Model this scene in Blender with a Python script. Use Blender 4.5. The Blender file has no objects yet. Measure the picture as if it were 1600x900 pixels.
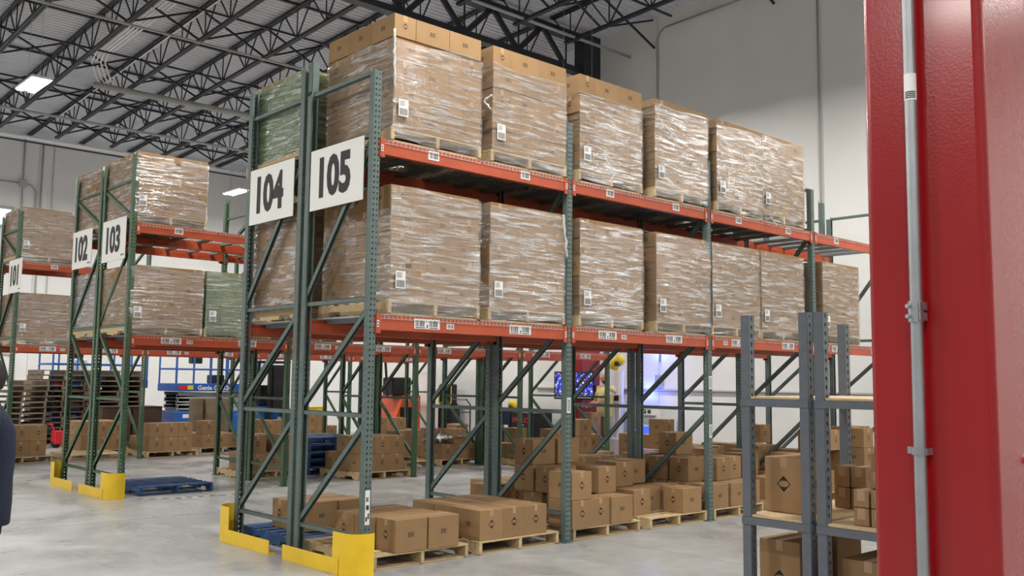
import bpy, math, random
from math import sin, cos, pi, radians
from mathutils import Vector, Matrix, noise, Euler
random.seed(7)
SC = bpy.context.scene
COL = SC.collection

# ------------------------------------------------------------------ camera
CAM = (-4.813, -7.1283, 1.6962); YAW, PITCH, ROLL, FPX = 0.8278, 0.0969, 0.0114, 1488.94
def camera():
    cy, sy = cos(YAW), sin(YAW)
    f = Vector((cy*cos(PITCH), sy*cos(PITCH), sin(PITCH)))
    r = Vector((sy, -cy, 0)); u = r.cross(f)
    r2 = r*cos(ROLL)+u*sin(ROLL); u2 = -r*sin(ROLL)+u*cos(ROLL)
    cd = bpy.data.cameras.new('camera'); cd.sensor_width = 36; cd.lens = FPX/1600*36
    cd.clip_start = .05; cd.clip_end = 200
    o = bpy.data.objects.new('camera', cd); COL.objects.link(o)
    m = Matrix((r2, u2, -f)).transposed().to_4x4(); m.translation = CAM
    o.matrix_world = m; SC.camera = o
camera()
# ------------------------------------------------------------------ world, exposure, lamps
w = bpy.data.worlds.new('world'); SC.world = w; w.use_nodes = True
w.node_tree.nodes['Background'].inputs[0].default_value = (.8, .85, 1, 1)
w.node_tree.nodes['Background'].inputs[1].default_value = .1
SC.view_settings.view_transform = 'Standard'; SC.view_settings.look = 'None'
SC.view_settings.gamma = 1; SC.view_settings.use_curve_mapping = False
SC.view_settings.exposure = 0.16
LAMP_W = 250; LAMP_Z = 7.6
LAMPS = [(x, y) for y in (-16.5, -9.0, -1.5, 6.0, 13.5, 21.0) for x in (-15.6, -7.4, .8, 9.0)]
def lamp(x, y):
    l = bpy.data.lights.new('high_bay', 'AREA'); l.shape = 'RECTANGLE'; l.size = .34; l.size_y = 1.1
    l.energy = LAMP_W; l.color = (1, .965, .90)
    o = bpy.data.objects.new('high_bay', l); COL.objects.link(o); o.location = (x, y, LAMP_Z-.05)
for x, y in LAMPS: lamp(x, y)

# ------------------------------------------------------------------ materials
def mat(name, col=(.5, .5, .5), rough=.5, metal=0, noise_s=None, noise_a=.15, bump=0, bump_s=40, emit=None, es=1, rnd=0, spec=None, det=4, scl=None, coat=0):
    m = bpy.data.materials.new(name); m.use_nodes = True
    nt = m.node_tree; b = nt.nodes['Principled BSDF']
    b.inputs['Base Color'].default_value = (*col, 1); b.inputs['Roughness'].default_value = rough
    b.inputs['Metallic'].default_value = metal
    if spec is not None: b.inputs['Specular IOR Level'].default_value = spec
    if coat: b.inputs['Coat Weight'].default_value = coat; b.inputs['Coat Roughness'].default_value = .12
    if emit: b.inputs['Emission Color'].default_value = (*emit, 1); b.inputs['Emission Strength'].default_value = es
    N = nt.nodes.new; L = nt.links.new
    if noise_s or bump or rnd:
        tc = N('ShaderNodeTexCoord'); mp = N('ShaderNodeMapping'); L(tc.outputs['Object'], mp.inputs[0])
        if scl: mp.inputs['Scale'].default_value = scl
    last = None
    if noise_s:
        n = N('ShaderNodeTexNoise'); n.inputs['Scale'].default_value = noise_s; n.inputs['Detail'].default_value = det
        L(mp.outputs[0], n.inputs['Vector'])
        r = N('ShaderNodeMapRange'); r.inputs[1].default_value = .3; r.inputs[2].default_value = .7
        r.inputs[3].default_value = 1-noise_a; r.inputs[4].default_value = 1+noise_a
        L(n.outputs['Fac'], r.inputs[0]); last = r.outputs[0]
    if rnd:
        oi = N('ShaderNodeObjectInfo'); r2 = N('ShaderNodeMapRange')
        r2.inputs[3].default_value = 1-rnd; r2.inputs[4].default_value = 1+rnd
        L(oi.outputs['Random'], r2.inputs[0])
        if last:
            mm = N('ShaderNodeMath'); mm.operation = 'MULTIPLY'; L(last, mm.inputs[0]); L(r2.outputs[0], mm.inputs[1]); last = mm.outputs[0]
        else: last = r2.outputs[0]
    if last:
        v = N('ShaderNodeVectorMath'); v.operation = 'SCALE'; v.inputs[0].default_value = col
        L(last, v.inputs['Scale']); L(v.outputs[0], b.inputs['Base Color'])
    if bump:
        n2 = N('ShaderNodeTexNoise'); n2.inputs['Scale'].default_value = bump_s; L(mp.outputs[0], n2.inputs['Vector'])
        bp = N('ShaderNodeBump'); bp.inputs['Strength'].default_value = bump; bp.inputs['Distance'].default_value = .02
        L(n2.outputs['Fac'], bp.inputs['Height']); L(bp.outputs[0], b.inputs['Normal'])
    return m
M = {}
M['card'] = mat('cardboard', (.305, .188, .092), .75, noise_s=6, noise_a=.06, rnd=.10, spec=.25)
M['card_dark'] = mat('cardboard_seam', (.10, .06, .035), .9)
M['tape'] = mat('packing_tape', (.42, .27, .155), .3)
M['print'] = mat('black_print', (.035, .028, .02), .7)
M['green'] = mat('grey_green_enamel', (.105, .148, .137), .45, noise_s=9, noise_a=.12)
M['forest'] = mat('forest_green_enamel', (.058, .118, .068), .45, noise_s=9, noise_a=.15)
M['orange'] = mat('orange_enamel', (.44, .072, .024), .42, noise_s=5, noise_a=.1)
M['galv'] = mat('galvanised_steel', (.52, .54, .55), .42, .7, noise_s=14, noise_a=.15)
M['chan'] = mat('painted_channel', (.22, .25, .26), .5)
M['wood'] = mat('pallet_pine', (.52, .39, .22), .75, noise_s=4, noise_a=.22, rnd=.18, scl=(2, 12, 12))
M['oldwood'] = mat('weathered_pallet_wood', (.20, .155, .11), .85, noise_s=4, noise_a=.25, rnd=.2)
M['blue_wood'] = mat('blue_painted_wood', (.02, .07, .19), .6, noise_s=7, noise_a=.4, rnd=.12)
M['yellow'] = mat('yellow_guard_paint', (.85, .56, .02), .38, noise_s=6, noise_a=.06)
M['red'] = mat('red_column_paint', (.27, .005, .008), .25, bump=.03, bump_s=150, noise_s=3, noise_a=.05, coat=.3)
M['dark'] = mat('dark_steel', (.022, .026, .033), .5)
M['joist'] = mat('joist_primer', (.018, .021, .028), .5)
M['white'] = mat('white_board', (.90, .90, .87), .5)
M['label'] = mat('white_label', (.8, .8, .8), .5)
M['shelfgrey'] = mat('grey_shelving_paint', (.115, .13, .155), .4, noise_s=20, noise_a=.08)
M['ply'] = mat('particle_board', (.60, .45, .27), .7, noise_s=60, noise_a=.1)
M['black'] = mat('black_plastic', (.012, .012, .014), .4)
M['rubber'] = mat('rubber', (.02, .02, .02), .8)
M['blue'] = mat('blue_machine_paint', (.02, .12, .46), .4)
M['lgrey'] = mat('light_grey_paint', (.45, .46, .46), .5)
M['oran2'] = mat('truck_orange_paint', (.70, .10, .03), .4)
M['rob'] = mat('robot_yellow', (.85, .62, .03), .35)
M['whitep'] = mat('white_machine_paint', (.8, .8, .82), .35)
M['skin'] = mat('skin', (.55, .30, .20), .55)
M['hair'] = mat('black_hair', (.012, .01, .01), .6)
M['navy'] = mat('navy_cloth', (.008, .013, .035), .9, bump=.3, bump_s=30)
M['yshirt'] = mat('pale_yellow_cloth', (.72, .60, .28), .85)
M['khaki'] = mat('khaki_cloth', (.42, .34, .24), .9)
M['lens'] = mat('lamp_lens', (1, 1, 1), .5, emit=(1, .97, .92), es=30)
M['blackpr'] = mat('sign_black', (.02, .02, .022), .6)
M['redpr'] = mat('red_print', (.6, .02, .03), .5)
M['bluelamp'] = mat('blue_lamp', (.1, .15, 1), .5, emit=(.05, .12, 1), es=14)
M['film'] = None

def film(name, col, haze, base=.14):
    m = bpy.data.materials.new(name); m.use_nodes = True; nt = m.node_tree; nt.nodes.clear()
    N = nt.nodes.new; L = nt.links.new
    out = N('ShaderNodeOutputMaterial'); mix = N('ShaderNodeMixShader'); L(mix.outputs[0], out.inputs[0])
    tr = N('ShaderNodeBsdfTransparent'); tr.inputs[0].default_value = (*col, 1)
    g = N('ShaderNodeBsdfGlossy'); g.inputs['Color'].default_value = (1, 1, 1, 1); g.inputs['Roughness'].default_value = .17
    df = N('ShaderNodeBsdfDiffuse'); df.inputs[0].default_value = (*haze, 1); mg = N('ShaderNodeMixShader'); mg.inputs[0].default_value = .72
    L(df.outputs[0], mg.inputs[1]); L(g.outputs[0], mg.inputs[2])
    uv = N('ShaderNodeUVMap'); oi = N('ShaderNodeObjectInfo')
    off = N('ShaderNodeVectorMath'); off.operation = 'ADD'; L(uv.outputs[0], off.inputs[0])
    cm = N('ShaderNodeCombineXYZ'); mu = N('ShaderNodeMath'); mu.operation = 'MULTIPLY'; mu.inputs[1].default_value = 37
    L(oi.outputs['Random'], mu.inputs[0]); L(mu.outputs[0], cm.inputs[2]); L(cm.outputs[0], off.inputs[1])
    def nz(scale, rot, sc, det, dist=0):
        mp = N('ShaderNodeMapping'); mp.inputs['Rotation'].default_value = (0, 0, rot); mp.inputs['Scale'].default_value = sc
        mp.vector_type = 'TEXTURE' if False else 'POINT'
        L(off.outputs[0], mp.inputs[0]); n = N('ShaderNodeTexNoise'); n.inputs['Scale'].default_value = scale
        n.inputs['Detail'].default_value = det; n.inputs['Distortion'].default_value = dist
        L(mp.outputs[0], n.inputs['Vector']); return n.outputs['Fac']
    n1 = nz(3.2, .22, (1, 9, 1), 5, .6); n2 = nz(7, -.35, (1, 12, 1), 4, .3); n3 = nz(1.6, 0, (1, 1.6, 1), 3)
    def math_(op, a, b):
        q = N('ShaderNodeMath'); q.operation = op
        for i, s in enumerate((a, b)):
            if isinstance(s, (int, float)): q.inputs[i].default_value = s
            else: L(s, q.inputs[i])
        return q.outputs[0]
    h = math_('ADD', math_('ADD', math_('MULTIPLY', n1, 1.0), math_('MULTIPLY', n2, .5)), math_('MULTIPLY', n3, .9))
    bp = N('ShaderNodeBump'); bp.inputs['Strength'].default_value = 1; bp.inputs['Distance'].default_value = .022
    L(h, bp.inputs['Height']); L(bp.outputs[0], g.inputs['Normal'])
    mr = N('ShaderNodeMapRange'); mr.inputs[1].default_value = .48; mr.inputs[2].default_value = .74
    mr.inputs[3].default_value = base; mr.inputs[4].default_value = base+.75
    L(n1, mr.inputs[0]); L(mr.outputs[0], mix.inputs[0]); L(tr.outputs[0], mix.inputs[1]); L(mg.outputs[0], mix.inputs[2]); L(bp.outputs[0], df.inputs['Normal'])
    return m
M['film'] = film('stretch_film', (.96, .95, .93), (.60, .56, .52), .18)
M['gfilm'] = film('green_stretch_film', (.52, .80, .56), (.36, .60, .40), .26)
M['hfilm'] = film('heavy_stretch_film', (.8, .8, .82), (.5, .5, .52), .42)

def floor_mat():
    m = mat('polished_concrete', (.36, .37, .375), .3); nt = m.node_tree; b = nt.nodes['Principled BSDF']; N = nt.nodes.new; L = nt.links.new
    tc = N('ShaderNodeTexCoord'); mp = N('ShaderNodeMapping'); L(tc.outputs['Object'], mp.inputs[0])
    a = N('ShaderNodeTexNoise'); a.inputs['Scale'].default_value = .9; a.inputs['Detail'].default_value = 6; a.inputs['Roughness'].default_value = .5; a.inputs['Distortion'].default_value = .8
    L(mp.outputs[0], a.inputs['Vector'])
    r = N('ShaderNodeValToRGB'); r.color_ramp.elements[0].position = .33; r.color_ramp.elements[0].color = (.30, .305, .31, 1)
    r.color_ramp.elements[1].position = .68; r.color_ramp.elements[1].color = (.365, .365, .36, 1)
    L(a.outputs['Fac'], r.inputs[0])
    s = N('ShaderNodeTexNoise'); s.inputs['Scale'].default_value = 5; s.inputs['Detail'].default_value = 5; L(mp.outputs[0], s.inputs['Vector'])
    r2 = N('ShaderNodeMapRange'); r2.inputs[1].default_value = .3; r2.inputs[2].default_value = .7; r2.inputs[3].default_value = .9; r2.inputs[4].default_value = 1.1
    L(s.outputs['Fac'], r2.inputs[0]); v = N('ShaderNodeVectorMath'); v.operation = 'SCALE'
    L(r.outputs[0], v.inputs[0]); L(r2.outputs[0], v.inputs['Scale']); L(v.outputs[0], b.inputs['Base Color'])
    r3 = N('ShaderNodeMapRange'); r3.inputs[1].default_value = .35; r3.inputs[2].default_value = .65; r3.inputs[3].default_value = .22; r3.inputs[4].default_value = .42
    L(a.outputs['Fac'], r3.inputs[0]); L(r3.outputs[0], b.inputs['Roughness'])
    return m
M['floor'] = floor_mat()
M['wall'] = mat('white_painted_concrete', (.80, .80, .785), .8, noise_s=1.2, noise_a=.025)
M['deck'] = mat('galvanised_roof_deck', (.70, .72, .76), .5, 0, noise_s=.8, noise_a=.08)
M['wall2'] = mat('grey_wall', (.36, .36, .35), .8)

# ------------------------------------------------------------------ mesh helpers
class MB:
    def __init__(s, *mats): s.v = []; s.f = []; s.m = []; s.mats = list(mats); s.k = 0
    def use(s, name):
        if name not in s.mats: s.mats.append(name)
        s.k = s.mats.index(name); return s
    def face(s, pts):
        n = len(s.v); s.v += [tuple(p) for p in pts]; s.f.append(tuple(range(n, n+len(pts)))); s.m.append(s.k); return s
    def idx(s, verts, faces):
        n = len(s.v); s.v += [tuple(p) for p in verts]
        for f in faces: s.f.append(tuple(n+i for i in f)); s.m.append(s.k)
        return s
    def box(s, x0, x1, y0, y1, z0, z1):
        return s.idx([(x0, y0, z0), (x1, y0, z0), (x1, y1, z0), (x0, y1, z0), (x0, y0, z1), (x1, y0, z1), (x1, y1, z1), (x0, y1, z1)],
              [(0, 3, 2, 1), (4, 5, 6, 7), (0, 1, 5, 4), (1, 2, 6, 5), (2, 3, 7, 6), (3, 0, 4, 7)])
    def cbox(s, x0, x1, y0, y1, z0, z1, b=.004):
        V = []; 
        for sx, x in ((1, x0), (-1, x1)):
            for sy, y in ((1, y0), (-1, y1)):
                for sz, z in ((1, z0), (-1, z1)):
                    V += [(x, y+sy*b, z+sz*b), (x+sx*b, y, z+sz*b), (x+sx*b, y+sy*b, z)]
        def i(a, b_, c, k): return ((a*2+b_)*2+c)*3+k
        F = [(i(0,0,0,0), i(0,0,1,0), i(0,1,1,0), i(0,1,0,0)), (i(1,0,0,0), i(1,1,0,0), i(1,1,1,0), i(1,0,1,0)),
             (i(0,0,0,1), i(1,0,0,1), i(1,0,1,1), i(0,0,1,1)), (i(0,1,0,1), i(0,1,1,1), i(1,1,1,1), i(1,1,0,1)),
             (i(0,0,0,2), i(0,1,0,2), i(1,1,0,2), i(1,0,0,2)), (i(0,0,1,2), i(1,0,1,2), i(1,1,1,2), i(0,1,1,2))]
        for c in (0, 1):
            F += [(i(0,0,c,0), i(0,1,c,0), i(0,1,c,2), i(0,0,c,2)), (i(1,0,c,0), i(1,1,c,0), i(1,1,c,2), i(1,0,c,2)),
                  (i(0,0,c,1), i(1,0,c,1), i(1,0,c,2), i(0,0,c,2)), (i(0,1,c,1), i(1,1,c,1), i(1,1,c,2), i(0,1,c,2))]
            F += [(i(0,c,0,0), i(0,c,1,0), i(0,c,1,1), i(0,c,0,1)), (i(1,c,0,0), i(1,c,1,0), i(1,c,1,1), i(1,c,0,1))]
        F += [(i(a,b_,c,0), i(a,b_,c,1), i(a,b_,c,2)) for a in (0,1) for b_ in (0,1) for c in (0,1)]
        return s.idx(V, F)
    def bar(s, p, q, w=.04, h=.04, up=(0, 0, 1), caps=True):
        p = Vector(p); q = Vector(q); d = (q-p).normalized(); up = Vector(up)
        if abs(d.dot(up)) > .99: up = Vector((1, 0, 0))
        a = d.cross(up).normalized(); b = a.cross(d)
        V = [e+a*sx*w/2+b*sy*h/2 for e in (p, q) for sx, sy in ((-1, -1), (1, -1), (1, 1), (-1, 1))]
        F = [(0, 1, 5, 4), (1, 2, 6, 5), (2, 3, 7, 6), (3, 0, 4, 7)]
        if caps: F += [(3, 2, 1, 0), (4, 5, 6, 7)]
        return s.idx(V, F)
    def chan(s, p, q, w, h, up, t=.004):
        """open channel: web across w, two flanges of depth h pointing along -up"""
        p = Vector(p); q = Vector(q); d = (q-p).normalized(); a = d.cross(Vector(up)).normalized(); b = a.cross(d)
        for c0, ww, hh in ((b*(h/2-t/2), w, t), (a*(w/2-t/2), t, h), (-a*(w/2-t/2), t, h)):
            s.bar(p+c0, q+c0, ww, hh, up=b)
        return s
    def tube(s, pts, r=.02, n=8, closed=False):
        pts = [Vector(p) for p in pts]; rings = []; pu = None
        for i, p in enumerate(pts):
            d = (pts[min(i+1, len(pts)-1)]-pts[max(i-1, 0)]).normalized()
            u = Vector((0, 0, 1)) if pu is None else pu
            if abs(d.dot(u)) > .95: u = Vector((1, 0, 0)) if abs(d.x) < .9 else Vector((0, 1, 0))
            a = d.cross(u).normalized(); b = a.cross(d); pu = b
            rr = r[i] if isinstance(r, (list, tuple)) else r
            rings.append([p+(a*cos(2*pi*k/n)+b*sin(2*pi*k/n))*rr for k in range(n)])
        V = [v for R_ in rings for v in R_]; F = []
        for i in range(len(pts)-1):
            for k in range(n): F.append((i*n+k, i*n+(k+1) % n, (i+1)*n+(k+1) % n, (i+1)*n+k))
        F += [tuple(range(n))[::-1], tuple((len(pts)-1)*n+k for k in range(n))]
        return s.idx(V, F)
    def prism(s, poly, axis, a0, a1):
        def P(u, v, a): return {'X': (a, u, v), 'Y': (u, a, v), 'Z': (u, v, a)}[axis]
        n = len(poly); V = [P(u, v, a0) for u, v in poly]+[P(u, v, a1) for u, v in poly]
        return s.idx(V, [tuple(range(n)), tuple(range(2*n-1, n-1, -1))]+[(i, i+n, (i+1) % n+n, (i+1) % n) for i in range(n)])
    def loft(s, rings, n=24):
        V = [(cx+rx*cos(2*pi*k/n), cy+ry*sin(2*pi*k/n), z) for cx, cy, z, rx, ry in rings for k in range(n)]; m = len(rings)
        F = [(i*n+k, i*n+(k+1) % n, (i+1)*n+(k+1) % n, (i+1)*n+k) for i in range(m-1) for k in range(n)]
        return s.idx(V, F+[tuple(range(n))[::-1], tuple((m-1)*n+k for k in range(n))])
    def mesh(s, name, smooth=False, recalc=False):
        me = bpy.data.meshes.new(name); me.from_pydata(s.v, [], s.f)
        for n in s.mats: me.materials.append(M[n])
        me.polygons.foreach_set('material_index', s.m)
        if smooth: me.polygons.foreach_set('use_smooth', [True]*len(s.f))
        me.update()
        if recalc:
            import bmesh
            bm = bmesh.new(); bm.from_mesh(me); bmesh.ops.recalc_face_normals(bm, faces=bm.faces); bm.to_mesh(me); bm.free()
        return me
def ob(name, me, parent=None, loc=(0, 0, 0), rot=(0, 0, 0), scale=None):
    o = bpy.data.objects.new(name, me); COL.objects.link(o); o.location = loc; o.rotation_euler = rot
    if scale: o.scale = scale
    if parent: o.parent = parent
    return o
def tag(o, label=None, cat=None, group=None, kind=None):
    if label: o['label'] = label
    if cat: o['category'] = cat
    if group: o['group'] = group
    if kind: o['kind'] = kind
    return o
def thing(name, loc, label, cat, group=None, rz=0):
    return tag(ob(name, None, None, loc, (0, 0, rz)), label, cat, group)
FONT = {}
def textmesh(txt, size, matname, bold=0, sx=1, thick=.0015):
    k = (txt, size, matname, bold, sx)
    if k not in FONT:
        c = bpy.data.curves.new('t', 'FONT'); c.body = txt; c.size = size; c.offset = bold; c.extrude = thick
        c.align_x = 'CENTER'; c.align_y = 'CENTER'; c.resolution_u = 3
        o = bpy.data.objects.new('t', c); COL.objects.link(o)
        me = bpy.data.meshes.new_from_object(o.evaluated_get(bpy.context.evaluated_depsgraph_get()))
        COL.objects.unlink(o); bpy.data.objects.remove(o)
        xs = [v.co.x for v in me.vertices]; ys = [v.co.y for v in me.vertices]
        cx, cy = (min(xs)+max(xs))/2, (min(ys)+max(ys))/2
        for v in me.vertices: v.co.x = (v.co.x-cx)*sx; v.co.y -= cy
        me.materials.clear(); me.materials.append(M[matname]); FONT[k] = me
    return FONT[k]
FACE = {'-X': Euler((pi/2, 0, -pi/2)), '-Y': Euler((pi/2, 0, 0)), '+Y': Euler((pi/2, 0, pi)), '+X': Euler((pi/2, 0, pi/2))}
def put(name, me, parent, loc, facing):
    o = ob(name, me, parent, loc); o.rotation_euler = FACE[facing]; return o

# ------------------------------------------------------------------ room shell
XW, YW, X0R, Y0R = 12.3, 25.6, -22.0, -19.0
def zdeck(y): return 9.55+.045*(22.3-y)
floor = tag(ob('floor', MB('floor').box(X0R, XW+.3, Y0R, YW+.3, -.2, 0).mesh('floor')), kind='structure')
jt = MB('card_dark')
M['joint'] = mat('floor_joint', (.22, .22, .22), .8); jt = MB('joint')
for x in (-6.2, 3.0): jt.box(x-.003, x+.003, Y0R, YW, 0, .0012)
for y in (-3.1, 4.4, 11.4): jt.box(X0R, XW, y-.003, y+.003, 0, .0012)
ob('control_joint', jt.mesh('control_joint'), floor)
def wallmesh(y0, y1, x): # right wall with sloped top
    return None
zt = 11.6
wr = MB('wall'); 
ys = [Y0R, -8, 6.55, 16.5, YW]
wall_right = tag(ob('wall_right', MB('wall').box(XW+.02, XW+.3, Y0R, YW+.3, 0, zt).mesh('w')), kind='structure')
for a, b in zip(ys, ys[1:]):
    ob('wall_panel', MB('wall').box(XW, XW+.05, a+.008, b-.008, 0, zt-.1).mesh('p'), wall_right)
wall_back = tag(ob('wall_back', MB('wall').box(X0R, XW+.3, YW+.02, YW+.3, 0, zt).mesh('w')), kind='structure')
xs = [X0R, -15.5, -8.9, -2.3, 4.40, 11.0, XW]
for a, b in zip(xs, xs[1:]):
    ob('wall_panel', MB('wall').box(a+.008, b-.008, YW, YW+.05, 0, zt-.1).mesh('p'), wall_back)
tag(ob('wall_left', MB('wall2').box(X0R-.3, X0R, Y0R, YW+.3, 0, zt).mesh('w')), kind='structure')
tag(ob('wall_front', MB('wall2').box(X0R-.3, XW+.3, Y0R-.3, Y0R, 0, zt).mesh('w')), kind='structure')
# corrugated deck: ribs run along X
c = MB('deck'); P = .152; y = Y0R; prof = []
while y < YW+.2:
    prof += [(y, 0), (y+.06, 0), (y+.075, .045), (y+.135, .045)]; y += P
pts = [(yy, zdeck(yy)+dz) for yy, dz in prof]
V = [(X0R, a, b) for a, b in pts]+[(XW-.0, a, b) for a, b in pts]; n = len(pts)
c.idx(V, [(i, i+1, n+i+1, n+i) for i in range(n-1)])
c.box(X0R, XW+.3, Y0R, YW+.3, 11.6, 11.7)
ceiling = tag(ob('ceiling', c.mesh('ceiling')), kind='structure')
# joists along Y, bearing on the girder line at Y=8.3
GY = 8.3; DZ = .75
web_long = {}
def webmesh(key, p, q, w):
    k = (key, w)
    if k not in web_long: web_long[k] = MB('joist').bar(p, q, w, w, up=(1, 0, 0), caps=False).mesh('web_bar')
    return web_long[k]
def joist(x, ya, yb, full=True):
    L = yb-ya; s = -.045
    def zt_(yy): return zdeck(ya+yy)-.02
    m = MB('joist')
    for dx in (-.035, .035):
        m.bar((dx, .0, zt_(0)-.03), (dx, L, zt_(L)-.03), .05, .06)
    a, b = .45, L-(.45 if yb < 10 else 2.85)
    for dx in (-.03, .03): m.bar((dx, a, zt_(a)-DZ), (dx, b, zt_(b)-DZ), .045, .06)
    j = ob('roof_joist', m.mesh('joist'), ceiling, (x, ya, 0))
    Lw = L if yb < 10 else L-2.5
    n = max(1, round((Lw-1.2)/1.2)); st = (Lw-1.2)/n
    zc = zt_(0)
    P1 = webmesh(('v', round(st, 2)), (0, 0, -.05), (0, 0, -DZ), .022)
    P2 = webmesh(('a', round(st, 2)), (0, 0, -DZ), (0, st*.46, -.05-.045*st*.46), .026)
    P3 = webmesh(('b', round(st, 2)), (0, 0, -DZ), (0, -st*.46, -.05+.045*st*.46), .026)
    for i in range(n+1):
        yy = .6+st*i
        if ya+yy < -6: continue
        for me in (P1, P2, P3): ob('web_bar', me, j, (0, yy, zt_(yy)))
    return j
JX = [.82+1.6*k for k in range(-9, 7)]
for x in JX:
    joist(x, GY+.12, YW-.05)
    joist(x, -7.2, GY-.12)
# bridging
br = []
for y in (11.3, 14.9, 17.9, 20.6, 23.6, 5.2, 2.0):
    zt_ = zdeck(y)-.05
    m = MB('joist'); m.bar((JX[0], y, zt_), (XW, y, zt_), .05, .05); m.bar((JX[0], y+.02, zt_-DZ+.03), (XW-(1.2 if y < 8 else 0), y+.02, zt_-DZ+.03), .04, .04)
    ob('bridging_bar', m.mesh('bridging'), ceiling)
for y in (12.9, 16.6, 19.6, 22.3, 6.6, 3.4):
    zt_ = zdeck(y)-.06
    for i in range(6, len(JX)):
        x0 = JX[i]; x1 = JX[i+1] if i+1 < len(JX) else XW
        ob('cross_brace', MB('joist').bar((x0, y, zt_), (x1, y+.05, zt_-DZ+.06), .04, .04).bar((x0, y+.06, zt_-DZ+.06), (x1, y+.1, zt_), .04, .04).mesh('x'), ceiling)
for x in JX[5:]:
    pass
# girder along X
ZG = zdeck(GY)-.14
g = MB('dark'); g.bar((-8, GY, ZG-.1), (11.75, GY, ZG-.1), .26, .16); g.bar((-8, GY, ZG-.1-.82), (11.75, GY, ZG-.1-.82), .22, .14)
gird = ob('roof_girder', g.mesh('girder'), ceiling)
gw1 = MB('dark').bar((0, 0, 0), (.8, 0, -.8), .12, .07, up=(0, 1, 0)).mesh('gw'); gw2 = MB('dark').bar((0, 0, 0), (-.8, 0, -.8), .12, .07, up=(0, 1, 0)).mesh('gw')
gv = MB('dark').bar((.8, 0, 0), (.8, 0, -.8), .03, .03).mesh('gv')
for x in JX[4:]:
    if x > 11.7: continue
    for me in (gw1, gw2, gv): ob('girder_web', me, gird, (x-.2 if x > 10 else x-.15, GY, ZG-.1))
# building column at the wall end of the girder: red below, dark above
cm = MB('dark', 'red'); cm.use('red').box(11.42, 12.02, GY-.2, GY+.1, 0, 3.6); cm.use('dark').box(11.42, 12.02, GY-.2, GY+.1, 3.6, ZG)
tag(ob('building_column', cm.mesh('col')), 'dark steel building column with red base standing against the right wall', 'column')
# wall and ceiling pipes
def pipe(par, pts, r, matn='galv', name='conduit', n=8): return ob(name, MB(matn).tube(pts, r, n).mesh(name, True), par)
M['paintpipe'] = mat('wall_painted_pipe', (.42, .42, .41), .5)
def arc(cx, cy, r, a0, a1, fn, n=6): return [fn(cx+r*cos(radians(a0+(a1-a0)*i/n)), cy+r*sin(radians(a0+(a1-a0)*i/n))) for i in range(n+1)]
wx = XW-.03
pipe(wall_right, [(wx, 3.2, 10.0), (wx, 6.25, 9.92)]+arc(6.25, 9.62, .3, 90, 0, lambda a, b: (wx, a, b))+[(wx, 6.55, 5.5)], .022, 'paintpipe')
pipe(wall_right, [(wx, 2.45, 10.2), (wx, 2.45, 3.6)], .02, 'paintpipe')
pipe(wall_right, [(wx, 6.5, 7.0), (wx, 6.5, 2.15)], .02, 'paintpipe')
pipe(wall_right, [(wx, 10.5, 1.52), (wx, -4, 1.52)], .03, 'paintpipe')
ob('junction_box', MB('lgrey').cbox(wx-.06, wx+.02, 6.4, 6.6, 1.62, 1.86).mesh('jb'), wall_right)
wy = YW-.03
pipe(wall_back, [(3.94, wy, 9.35), (3.96, wy, 5.4)], .022, 'paintpipe')
pipe(wall_back, [(4.50, wy, 9.15), (4.50, wy, 3.0)], .022, 'paintpipe')
pipe(wall_back, [(4.84, wy, 9.3), (4.84, wy, 3.0)], .010, 'paintpipe')
pipe(wall_back, [(0, wy, 7.80), (4.05, wy, 7.80)]+arc(4.05, 7.5, .3, 90, 0, lambda a, b: (a, wy, b))+[(4.35, wy, 5)], .022, 'paintpipe')
ob('junction_box', MB('lgrey').cbox(3.84, 4.06, wy-.06, wy+.02, 7.68, 7.92).mesh('jb'), wall_back)
pipe(wall_back, [(2.8, wy, 2.35), (3.75, wy, 2.35)]+arc(3.75, 2.1, .25, 90, 0, lambda a, b: (a, wy, b))+[(4.0, wy, .5)], .03, 'paintpipe')
ob('junction_box', MB('lgrey').cbox(5.85, 6.2, wy-.08, wy+.02, 1.8, 2.2).mesh('jb'), wall_back)
ob('notice_board', MB('label').cbox(5.7, 6.3, wy-.02, wy+.02, 4.6, 5.1).use('print').box(5.85, 6.0, wy-.03, wy-.02, 4.7, 4.95).box(6.05, 6.2, wy-.03, wy-.02, 4.7, 4.95).mesh('nb'), wall_back)
# sprinkler main and conduits below the deck
def cz(y, d): return zdeck(y)-d
pipe(ceiling, [(3.1, 16.9, cz(17, .9)), (12.2, 16.6, cz(17, .9))], .075, 'paintpipe', 'sprinkler_main', 10)
pipe(ceiling, [(-6, 12.6, cz(12.6, .95)), (12.2, 12.6, cz(12.6, .95))], .03, 'paintpipe', 'sprinkler_branch')
pipe(ceiling, [(-6, 19.8, cz(19.8, 1.0)), (12.2, 19.8, cz(19.8, 1.0))], .035, 'paintpipe', 'sprinkler_branch')
pipe(ceiling, [(4, 7.4, cz(7.4, .75)), (XW, 7.4, cz(7.4, .75))], .035, 'paintpipe', 'sprinkler_branch')
M['brightpipe'] = mat('bright_conduit', (.95, .95, .97), .4, 0)
for k in range(4):
    x = 2.95+.09*k
    pipe(ceiling, [(x, 8.6, cz(8.6, .3)), (x, 15.9, cz(15.9, .3)), (x-.03, 16.3, cz(16.3, .3)), (x+.02, 16.75-.05*k, cz(16.7, .4)), (x+.25, 17.0-.05*k, cz(17, .7)), (x+.4, 17.0-.04*k, cz(17, .88))], .022, 'brightpipe')
pipe(ceiling, [(4.0, 8.6, cz(8.6, .16)), (4.0, 22.7, cz(22.7, .16))], .02, 'brightpipe')
pipe(ceiling, [(-6, 24.9, 9.15), (12.2, 24.9, 9.15)], .07, 'brightpipe', 'sprinkler_main')
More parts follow.
